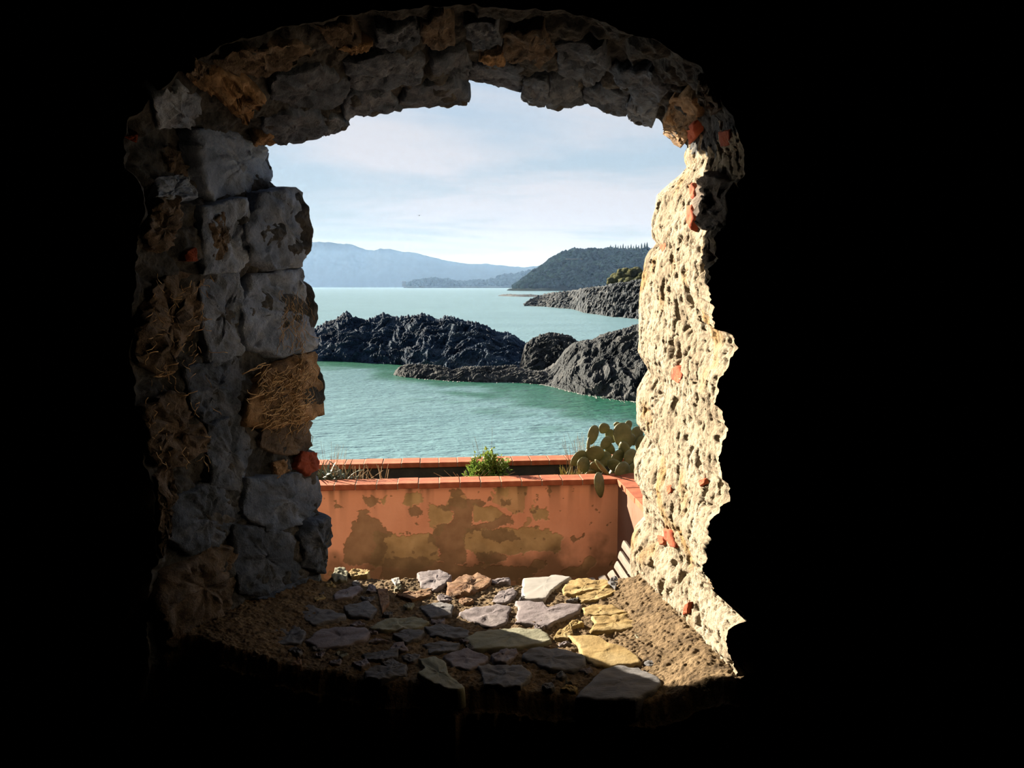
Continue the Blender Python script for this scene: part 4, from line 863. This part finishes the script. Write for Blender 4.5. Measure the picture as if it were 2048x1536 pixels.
# ------------------------------------------------------------------ coast, woods, mountains
def ico(sub=1):
    import bmesh
    bm = bmesh.new(); bmesh.ops.create_icosphere(bm, subdivisions=sub, radius=1); V = np.array([v.co[:] for v in bm.verts]); F = np.array([[v.index for v in f.verts] for f in bm.faces]); bm.free(); return V, F
ICO1, ICO2, ICO3 = ico(1), ico(2), ico(3)
def land(name, crest, water_y, Yw, back, label, seed, canopy=0, blob=6.0, canopy_label=None, lift=0.0):
    cxs = [c[0] for c in crest]; nu, nv = 320, 40; X = np.linspace(cxs[0], cxs[-1], nu); cyv = np.interp(X, cxs, [c[1] for c in crest]) + fbm(np.stack([X * .09, 0 * X, 0 * X + seed], 1), 3, seed) * 1.8
    G = np.zeros((nu, nv, 3)); Cp = np.array([at_y(x, y, Yw + back) for x, y in zip(X, cyv)]); Cp[:, 2] -= lift
    Wp = np.array([at_y(x, water_y, Yw) for x in X]); Wp[:, 2] = SEA_Z
    for k, t in enumerate(np.linspace(0, 1.6, nv)):
        q = Wp * (1 - min(t, 1)) + Cp * min(t, 1); q[:, 1] = Yw + back * t; q[:, 2] = SEA_Z - 2 + np.maximum(Cp[:, 2] - SEA_Z + 2, 0) * (min(t, 1) ** .8) * (1 if t <= 1 else 1 - smooth01((t - 1) / .6))
        G[:, k] = q
    V = G.reshape(-1, 3); T = np.tile(np.linspace(0, 1.6, nv), nu); amp = np.repeat(np.maximum(Cp[:, 2] - SEA_Z, 1), nv)
    V[:, 2] += fbm(V * (9.0 / back), 4, seed) * amp * (.14 if canopy else .03) * np.clip(1 - np.abs(T - .5) * 1.6, 0, 1)
    o = link(name, mesh_from(name, V, np.ascontiguousarray(grid_faces(nu, nv))), M['hill_ground' if canopy else 'mountain'], None, (V[:, 0].mean(), Yw, SEA_Z)); tag(o, label, 'hill', kind='structure')
    if canopy:
        rg = np.random.RandomState(seed); Gv = V.reshape(nu, nv, 3); bv, bf = ICO1; VV = []; FF = []; off = 0
        kmax = int(nv / 1.6) + 1
        for i in range(canopy):
            u = rg.rand() * (nu - 1.001); t = rg.rand() ** .8 * kmax; iu, it = int(u), min(int(t), nv - 2)
            p = Gv[iu, it] * (1 - (u - iu)) + Gv[iu + 1, it] * (u - iu); p = p + (Gv[iu, it + 1] - Gv[iu, it]) * (t - int(t))
            if p[2] < SEA_Z + blob * .7: continue
            s = blob * rg.uniform(.5, 1.15); r = bv * np.array([s, s, s * rg.uniform(.7, 1.1)]) * (1 + rg.uniform(-.18, .18, (len(bv), 1)))
            VV.append(r + p + np.array([0, 0, s * .35])); FF.append(bf + off); off += len(bv)
        me = mesh_from('woodland', np.concatenate(VV), np.concatenate(FF)); w = link('woodland', me, M['hill_wood'], None, (V[:, 0].mean(), Yw, SEA_Z)); tag(w, canopy_label, 'trees', kind='stuff')
    return Cp, X
land('headland', [(790,577.5),(797,577),(806,572),(815,567),(830,562),(845,558),(870,557),(900,559),(910,562),(925,564),(950,561),(970,562),(990,557),(1002,551),(1015,548),(1030,549),(1045,543),(1060,541),(1080,536),(1110,530),(1200,528),(1300,528)], 577, 6000, 700, 'hazy wooded headland running out into the sea', 201, 2200, 20, 'hazy trees covering the distant headland', lift=13)
hillC, hillX = land('hill', [(985,581),(1010,578),(1030,571),(1050,556),(1065,545),(1078,537),(1090,528),(1102,519),(1112,513),(1125,506),(1140,501),(1160,499),(1200,499),(1240,499),(1280,499),(1320,497),(1400,492),(1500,490),(1620,500),(1720,540),(1800,580)], 582, 2040, 520, 'steep wooded hill on the coast above the rocky point', 221, 6600, 9.5, 'blue-green trees covering the steep coastal hill', lift=5)
land('mountain_range', [(-260,572),(-100,556),(60,530),(200,508),(300,500),(420,488),(520,480),(600,482),(632,483),(660,484),(690,488),(700,487),(730,499),(745,500),(760,497),(780,497),(795,501),(830,505),(860,513),(900,522),(940,528),(970,527),(1010,531),(1050,534),(1080,531),(1150,530),(1300,530),(1500,545),(1700,571)], 571.5, 9300, 2200, 'pale blue mountain range far across the bay', 241)

# cypresses on the ridge
cv = MB(); prof = [(0.0, .12), (.08, .75), (.25, 1.0), (.5, .85), (.75, .5), (.92, .2), (1.0, .02)]; kk = 7
for h, r in prof:
    for j in range(kk): cv.V.append((r * math.cos(2 * math.pi * j / kk) * (1 + .15 * math.sin(j * 5 + h * 9)), r * math.sin(2 * math.pi * j / kk), h))
for i in range(len(prof) - 1):
    for j in range(kk): cv.F.append((i * kk + j, i * kk + (j + 1) % kk, (i + 1) * kk + (j + 1) % kk, (i + 1) * kk + j))
ORD = 'first second third fourth fifth sixth seventh eighth ninth tenth eleventh twelfth thirteenth fourteenth fifteenth'.split()
cme = mesh_from('cypress', np.array(cv.V), cv.F); cme.materials.append(M['cypress'])
for k, (x, top, w) in enumerate(((1221,492,1.3),(1226,495,1.2),(1231,491,1.5),(1236,494,1.3),(1241,493,1.4),(1246,490,1.5),(1251,494,1.2),(1256,493,1.4),(1262,491,1.5),(1267,494,1.3),(1272,491,1.4),(1277,493,1.5),(1283,489,1.8),(1289,488,2.0),(1294,487,2.2))):
    b = at_y(x, 503, 2535); tp = at_y(x, top - 3.5, 2535)
    o = bpy.data.objects.new('cypress', cme); scene.collection.objects.link(o); o.location = b; o.scale = (w * 1.9, w * 1.9, tp[2] - b[2]); o.rotation_euler = (0, 0, k * 1.3)
    tag(o, ORD[k] + ' cypress from the seaward end of the ridge row', 'tree', 'cypresses along the hill ridge')
# small tower at the tip of the headland
tw = empty('watchtower', at_y(808, 572, 6150)); tz = np.array(tw['_w'])
V, F = box_vf(tz + [0, 0, 12], (24, 24, 34)); link('tower_wall', mesh_from('tower_wall', np.array(V), F, False), M['house_plaster'], tw, tz)
V, F = box_vf(tz + [0, 0, 31], (29, 29, 5)); link('parapet', mesh_from('parapet', np.array(V), F, False), M['house_plaster'], tw, tz)
tag(tw, 'tiny square tower on the tip of the headland', 'tower')
# pale terrace wall on the hillside
p = at_y(1148, 518, 2330); V, F = box_vf(p, (46, 3, 2.6)); o = link('terrace_wall', mesh_from('terrace_wall', np.array(V), F, False), M['house_plaster'], None, p); tag(o, 'pale strip of walling high on the wooded hill', 'wall', kind='structure')

# green shrubs on the rocky point
def blob_shrub(px, py, wpx, hpx, Y, seed, label):
    c = at_y(px, py, Y); s = Y / FPX; bv, bf = ICO3; rg = np.random.RandomState(seed); mb = MB()
    VV = []; FF = []; off = 0
    for k in range(9):
        o_ = rg.uniform(-1, 1, 3) * np.array([wpx * .34, wpx * .3, hpx * .26]) * s; r = bv * np.array([wpx * .30, wpx * .30, hpx * .34]) * s * rg.uniform(.7, 1.1)
        n = fbm((r + o_) * (14 / (wpx * s)) , 3, seed + k); VV.append(c + o_ + r * (1 + n * .35)[:, None]); FF.append(bf + off); off += len(bv)
    me = mesh_from('coastal_shrub', np.concatenate(VV), np.concatenate(FF)); o = link('coastal_shrub', me, M['maquis'], None, c - np.array([0, 0, hpx * s * .5]))
    tag(o, label, 'shrub', 'green shrubs on the rocky point')
for k, (x, y, w, h, Y, lb) in enumerate(((1226,562,26,20,372,'leftmost low green shrub on the rocky point'),(1244,550,34,24,380,'olive shrub at the top of the rocky point clump'),(1266,548,36,26,376,'tall olive shrub beside the sunlit jamb on the rocky point'),(1250,566,36,24,366,'mid-slope green shrub above the jagged rocks'),(1272,568,30,26,360,'lowest green shrub beside the sunlit jamb'),(1296,556,40,34,370,'wide olive shrub at the inland end of the rocky point'))):
    blob_shrub(x, y, w, h, Y, 900 + k * 13, lb)

# gull in the sky
bp_ = at_y(838.5, 431, 140); bird = empty('bird', bp_)
bv, bf = ICO2; link('body', mesh_from('body', bp_ + bv * np.array([.07, .2, .07]), bf), M['cypress'], bird, bp_)
for s in (-1, 1):
    W_ = np.array([(0, .06, 0), (0, -.07, 0), (s * .16, -.04, .09), (s * .16, .06, .09), (s * .36, -.08, .05), (s * .36, -.02, .05)]); W_ = np.concatenate([W_, W_ - [0, 0, .012]])
    link('wing', mesh_from('wing', bp_ + W_, [(0, 1, 2, 3), (3, 2, 4, 5), (6, 9, 8, 7), (9, 11, 10, 8), (1, 7, 8, 2), (2, 8, 10, 4), (0, 3, 9, 6), (3, 5, 11, 9), (4, 10, 11, 5)], False), M['cypress'], bird, bp_)
tag(bird, 'tiny dark bird gliding in the pale sky', 'bird')

# ------------------------------------------------------------------ bench in the corner
bench = empty('garden_bench', TP(-.3, -1.0, FLOOR_Z - TOPZ)); tag(bench, 'weathered slatted wooden bench against the pink side wall', 'bench')
END_B = -0.90
def bench_pt(px, py):
    # point in the vertical plane b = END_B
    d = ray(px, py); o = EYE - TP(0, END_B, 0); tt = -(o @ ey) / (d @ ey); q = EYE + d * tt - corner; return float(q @ ex), float(q[2])
prof = [bench_pt(*q) for q in ((1138,1161),(1159,1160),(1181,1158),(1203,1154),(1221,1145),(1233,1128),(1240,1108),(1247,1087))]
prof = np.array(prof); LEN = 1.7
def slat_mesh(w, th, ln):
    """board with rounded ends, along -b"""
    out = []
    for k in range(7): an = math.pi / 2 * k / 6; out.append((w / 2 - .02 + .02 * math.cos(an), ln / 2 - .02 + .02 * math.sin(an)))
    q = out + [(-x, y) for x, y in out[::-1]]; q = q + [(-x, -y) for x, y in q]
    V = []; n = len(q)
    for z_, s in ((-th / 2, .97), (-th / 2 + .003, 1), (th / 2 - .003, 1), (th / 2, .97)):
        V += [(x * (s if abs(x) > w / 4 else 1), y - math.copysign((1 - s) * .1, y), z_) for x, y in q]
    F = [tuple(range(n - 1, -1, -1)), tuple(range(3 * n, 4 * n))]
    for r in range(3):
        for j in range(n): F.append((r * n + j, r * n + (j + 1) % n, (r + 1) * n + (j + 1) % n, (r + 1) * n + j))
    return np.array(V), F
SV, SF = slat_mesh(0.054, 0.022, LEN)
for k in range(len(prof)):
    t = prof[min(k + 1, len(prof) - 1)] - prof[max(k - 1, 0)]; t = t / np.linalg.norm(t)
    axx = ex * t[0] + ez * t[1]; nz_ = -ex * t[1] + ez * t[0]
    c = TP(prof[k][0], END_B - LEN / 2, prof[k][1]); R = np.stack([axx, ey, nz_])
    me = mesh_from('slat', c + SV @ R, SF, False); fix_normals(me); link('slat', me, M['bench_wood'], bench, c)
for bb in (END_B - .25, END_B - LEN + .25):
    pts = [TP(a, bb, z_) - 0.0 for a, z_ in prof]; off = []
    for k in range(len(prof)):
        t = prof[min(k + 1, len(prof) - 1)] - prof[max(k - 1, 0)]; t = t / np.linalg.norm(t); off.append(ex * t[1] * .03 - ez * t[0] * .03)
    V, F = tube_vf(np.array(pts) + np.array(off), .016, 8); MB().add(V, F).build('rib', M['bench_iron'], bench, pts[0])
    for a_, z_ in (prof[1], prof[4]):
        V, F = tube_vf([TP(a_, bb, z_ - .03), TP(a_, bb, FLOOR_Z - TOPZ)], .018, 8); MB().add(V, F).build('leg', M['bench_iron'], bench, TP(a_, bb, FLOOR_Z - TOPZ))

# ------------------------------------------------------------------ plants in the planter
def plan_pt(px, py, b):
    """point seen at px, py in the upright plane b metres behind the planter's front edge"""
    d = ray(px, py); o = EYE - TP(0, b, 0); tt = -(o @ ey) / (d @ ey); return EYE + d * tt
SOIL_C = -0.20
def ground(px, b):
    p = plan_pt(px, 950, b); p[2] = TOPZ + SOIL_C; return p
rng = np.random.RandomState(12)
MPP = 6.9 / FPX

# leafy green shrub in the middle
g = ground(976, .42); shrub = empty('leafy_shrub', g); tag(shrub, 'bright green leafy shrub in the middle of the planter', 'shrub')
mbs = MB(); mbl = MB(); tips = []
for k in range(46):
    an = rng.uniform(0, 2 * math.pi); rr = rng.uniform(.05, 1) ** .6; L_ = rng.uniform(.20, .38)
    tip = g + ex * math.cos(an) * rr * .20 + ey * math.sin(an) * rr * .13 + ez * (L_ * (1.12 - .5 * rr))
    mid = g * .5 + tip * .5 + ez * .03; V, F = tube_vf([g + (tip - g) * .02, mid, tip], [.004, .003, .002], 4); mbs.add(V, F); tips.append((mid, tip))
leafV = np.array([(0, 0, 0), (.28, .33, .05), (.16, .62, .02), (0, 1, -.05), (-.16, .62, .02), (-.28, .33, .05), (0, .45, -.06)]); leafF = [(0, 1, 6), (1, 2, 6), (2, 3, 6), (3, 4, 6), (4, 5, 6), (5, 0, 6)]
def rot_basis(d, roll):
    d = d / np.linalg.norm(d); a = np.cross(d, [0.1, .05, .99]); a /= np.linalg.norm(a) + 1e-9; b = np.cross(a, d); c, s = math.cos(roll), math.sin(roll)
    return np.stack([a * c + b * s, d, -a * s + b * c])
for mid, tip in tips:
    for j in range(46):
        f = rng.uniform(.0, 1.05); p = mid * (1 - f) + tip * f + rng.normal(0, .016, 3); d = (tip - g) * .7 + rng.normal(0, .16, 3); sz = rng.uniform(.026, .050)
        mbl.add(p + (leafV * sz) @ rot_basis(d, rng.uniform(-1, 1)), leafF)
mbs.build('stems', M['dry_stalk'], shrub, g); fo = mbl.build('foliage', M['shrub_leaf'], shrub, g, False); fo['kind'] = 'stuff'

def blade(mbx, base, d, length, width, droop, n=6, fold=.25):
    side = np.cross(d, [0, 0, 1]); side /= np.linalg.norm(side) + 1e-9; V = []; F = []
    for i in range(n + 1):
        t = i / n; p = base + d * length * t + np.array([0, 0, -1]) * droop * length * t * t; w = width * (1 - t ** 1.8) * (0.75 + .25 * min(1, t * 4)) + .0006; up = np.array([0, 0, fold * w])
        V += [p - side * w + up, p, p + side * w + up]
    for i in range(n): F += [(i * 3, i * 3 + 1, i * 3 + 4, i * 3 + 3), (i * 3 + 1, i * 3 + 2, i * 3 + 5, i * 3 + 4)]
    o = len(V); V2 = [v - np.array([0, 0, .003]) for v in V]; F2 = [tuple(i + o for i in f[::-1]) for f in F]
    mbx.add(V + V2, F + F2)
# dark strappy aloe at the left end
g = ground(660, .30); al = empty('aloe', g); tag(al, 'grey-green strap-leaved aloe spilling over the planter beside the dark jamb', 'plant')
for k in range(46):
    base = g + ex * rng.uniform(-.14, .14) + ey * rng.uniform(-.12, .10) + ez * rng.uniform(.08, .17); an = rng.uniform(-.3, 3.4); el = rng.uniform(.25, 1.2)
    d = ex * math.cos(an) * math.cos(el) + ey * (rng.uniform(-.7, .5)) * math.cos(el) + ez * math.sin(el); d /= np.linalg.norm(d)
    mbx = MB(); blade(mbx, base, d, rng.uniform(.18, .30), rng.uniform(.012, .021), rng.uniform(.1, .5)); mbx.build('leaf', M['aloe_leaf'], al, base, False)
# dry grass and stalks
def dry_clump(name, px, b, n, spread, hpx, label, mat='dry_stalk', lean=.3, width=.002, cat='dry grass', bl=False, up=1.0):
    g = ground(px, b); o = empty(name, g); tag(o, label, cat); mbx = MB()
    for k in range(n):
        base = g + ex * rng.normal(0, spread) + ey * rng.normal(0, spread * .6); h = hpx * MPP * rng.uniform(.6, 1.05) + .20 * up; lx = rng.normal(0, lean)
        if bl:
            d = ex * lx + ey * rng.normal(0, lean) + ez; d /= np.linalg.norm(d); blade(mbx, base, d, h, width, rng.uniform(.05, .5), 5)
        else:
            t1 = base + ex * lx * h * .4 + ez * h * .55; t2 = base + ex * lx * h + ey * rng.normal(0, .05) + ez * h; V, F = tube_vf([base, t1, t2], [width, width * .8, width * .4], 4); mbx.add(V, F)
    pt = mbx.build('blades' if bl else 'stalks', M[mat], o, g, False); pt['kind'] = 'stuff'
dry_clump('dry_grass', 664, .34, 22, .05, 66, 'wispy dry grass standing tall out of the aloe', width=.0018, lean=.15)
dry_clump('dry_grass', 690, .30, 26, .07, 20, 'tuft of short rusty dry grass right of the aloe', 'dry_stalk', .5, .0034)
dry_clump('dry_stalks', 717, .30, 9, .03, 24, 'thin brown dead stalks between the aloe and the pale stalks', width=.0042, lean=.12, cat='dead stalks')
dry_clump('dry_stalks', 762, .28, 9, .018, 24, 'pale branching dead stalks standing alone in the planter', width=.0058, lean=.35, cat='dead stalks')
dry_clump('dry_stalks', 962, .5, 5, .03, 84, 'tall thin dry stalks rising above the leafy shrub', width=.002, lean=.10, cat='dead stalks')
dry_clump('dry_stalks', 934, .26, 10, .02, 8, 'pale fallen dry stalks at the foot of the leafy shrub', width=.004, lean=.8, cat='dead stalks')
dry_clump('grass_tuft', 1142, .36, 60, .05, 22, 'yellow-green grass tuft left of the prickly pear', 'yellow_blade', .5, .006, 'grass tuft', True)
dry_clump('grass_tuft', 1172, .34, 50, .05, 24, 'olive grass tuft at the foot of the prickly pear', 'yellow_blade', .45, .005, 'grass tuft', True)
dry_clump('dry_grass', 1160, .50, 46, .06, 72, 'tall feathery dry grass behind the prickly pear', width=.0019, lean=.22)

# prickly pear
g = ground(1215, .45); pear = empty('prickly_pear', g); tag(pear, 'prickly pear cactus with flat green pads at the planter corner', 'cactus')
def pad(px, py, wpx, hpx, rot, b, yaw, pitch, seed):
    """flat egg-shaped pad: rot = lean in the picture plane (deg, clockwise), yaw/pitch turn its face"""
    c = plan_pt(px, py, b); nl, nr = 22, 9; rg = np.random.RandomState(seed); w, h = wpx * MPP * .57, hpx * MPP * .57; V = []; F = []
    for s in (1, -1):
        for r in range(nr):
            q = r / (nr - 1); th = .011 * (1 - q ** 2.6) ** .5 + .002
            for j in range(nl):
                an = 2 * math.pi * j / nl; x = math.cos(an); y = math.sin(an); wid = w * (1.0 + .16 * y) * (1 - .25 * (y < -.55) * (abs(y) - .55)); 
                V.append((x * wid * q, s * (th + .0012 * math.sin(9 * q * x + seed) * math.cos(11 * q * y)), y * h * q))
    m = nl * nr
    for k, s in ((0, 1), (m, -1)):
        for r in range(nr - 1):
            for j in range(nl):
                f = (k + r * nl + j, k + r * nl + (j + 1) % nl, k + (r + 1) * nl + (j + 1) % nl, k + (r + 1) * nl + j); F.append(f if s > 0 else f[::-1])
    for j in range(nl): F.append(((nr - 1) * nl + j, (nr - 1) * nl + (j + 1) % nl, m + (nr - 1) * nl + (j + 1) % nl, m + (nr - 1) * nl + j))
    V = np.array(V); cr, sr = math.cos(math.radians(rot)), math.sin(math.radians(rot))
    def rx(a): c_, s_ = math.cos(a), math.sin(a); return np.array([[1, 0, 0], [0, c_, -s_], [0, s_, c_]])
    def rz(a): c_, s_ = math.cos(a), math.sin(a); return np.array([[c_, -s_, 0], [s_, c_, 0], [0, 0, 1]])
    ry = np.array([[cr, 0, sr], [0, 1, 0], [-sr, 0, cr]])
    V = V @ (ry @ rz(math.radians(yaw)) @ rx(math.radians(pitch))).T
    me = mesh_from('pad', c + V @ FR, F); fix_normals(me); link('pad', me, M['cactus'], pear, c)
PADS = [(1168,930,26,30,-30,.34,20,10),(1222,872,20,28,-24,.50,-20,0),(1258,884,24,34,28,.48,30,0),(1236,914,28,26,-40,.34,15,20),(1210,918,26,30,12,.42,-30,0),(1256,852,16,22,18,.54,20,0),(1180,950,22,26,30,.28,30,20),(1186,870,22,37,14,.42,20,0),(1208,857,21,21,30,.46,10,10),(1245,871,34,48,-2,.42,-10,0),(1212,886,20,29,38,.40,15,0),(1219,897,26,18,60,.44,10,20),(1190,908,36,31,-20,.38,-25,5),(1157,917,24,36,48,.40,15,0),(1177,888,11,26,4,.36,62,0),
 (1250,902,38,25,70,.36,0,40),(1204,936,40,15,50,.16,0,62),(1246,943,34,44,-58,.16,10,35),(1199,970,23,45,-8,-.05,35,0),(1272,872,30,38,20,.56,25,0),(1234,849,12,12,-40,.46,-30,20),(1194,935,30,24,35,.26,10,30),(1262,916,30,34,-25,.30,20,10),(1284,890,26,36,15,.50,-20,0),(1228,930,26,24,20,.30,-15,20),(1270,940,30,30,-20,.28,10,10)]
for k, a in enumerate(PADS): pad(*a, seed=40 + k)
V, F = tube_vf([g, g + ez * .12 + ex * .03, g + ez * .22 + ex * .08], [.035, .032, .026], 9); MB().add(V, F).build('trunk', M['cactus'], pear, g)

# ------------------------------------------------------------------ sea haze over the bay
hz = bpy.data.materials.new('haze'); hz.use_nodes = True; nt = hz.node_tree; nt.nodes.clear()
out = nt.nodes.new('ShaderNodeOutputMaterial'); vsn = nt.nodes.new('ShaderNodeVolumeScatter'); vsn.inputs['Color'].default_value = (0.074, 0.124, 0.212, 1); vsn.inputs['Density'].default_value = 1 / 8200; vsn.inputs['Anisotropy'].default_value = 0.2
nt.links.new(vsn.outputs[0], out.inputs['Volume'])
V, F = box_vf((0, 14100, SEA_Z + 230 - 5), (44000, 27800, 460)); o = link('haze', mesh_from('haze', np.array(V), F, False), hz, None, (0, 6700, SEA_Z)); tag(o, 'pale blue sea haze thickening towards the far mountains', 'haze', kind='stuff')

for o in scene.objects:
    if '_w' in o: del o['_w']
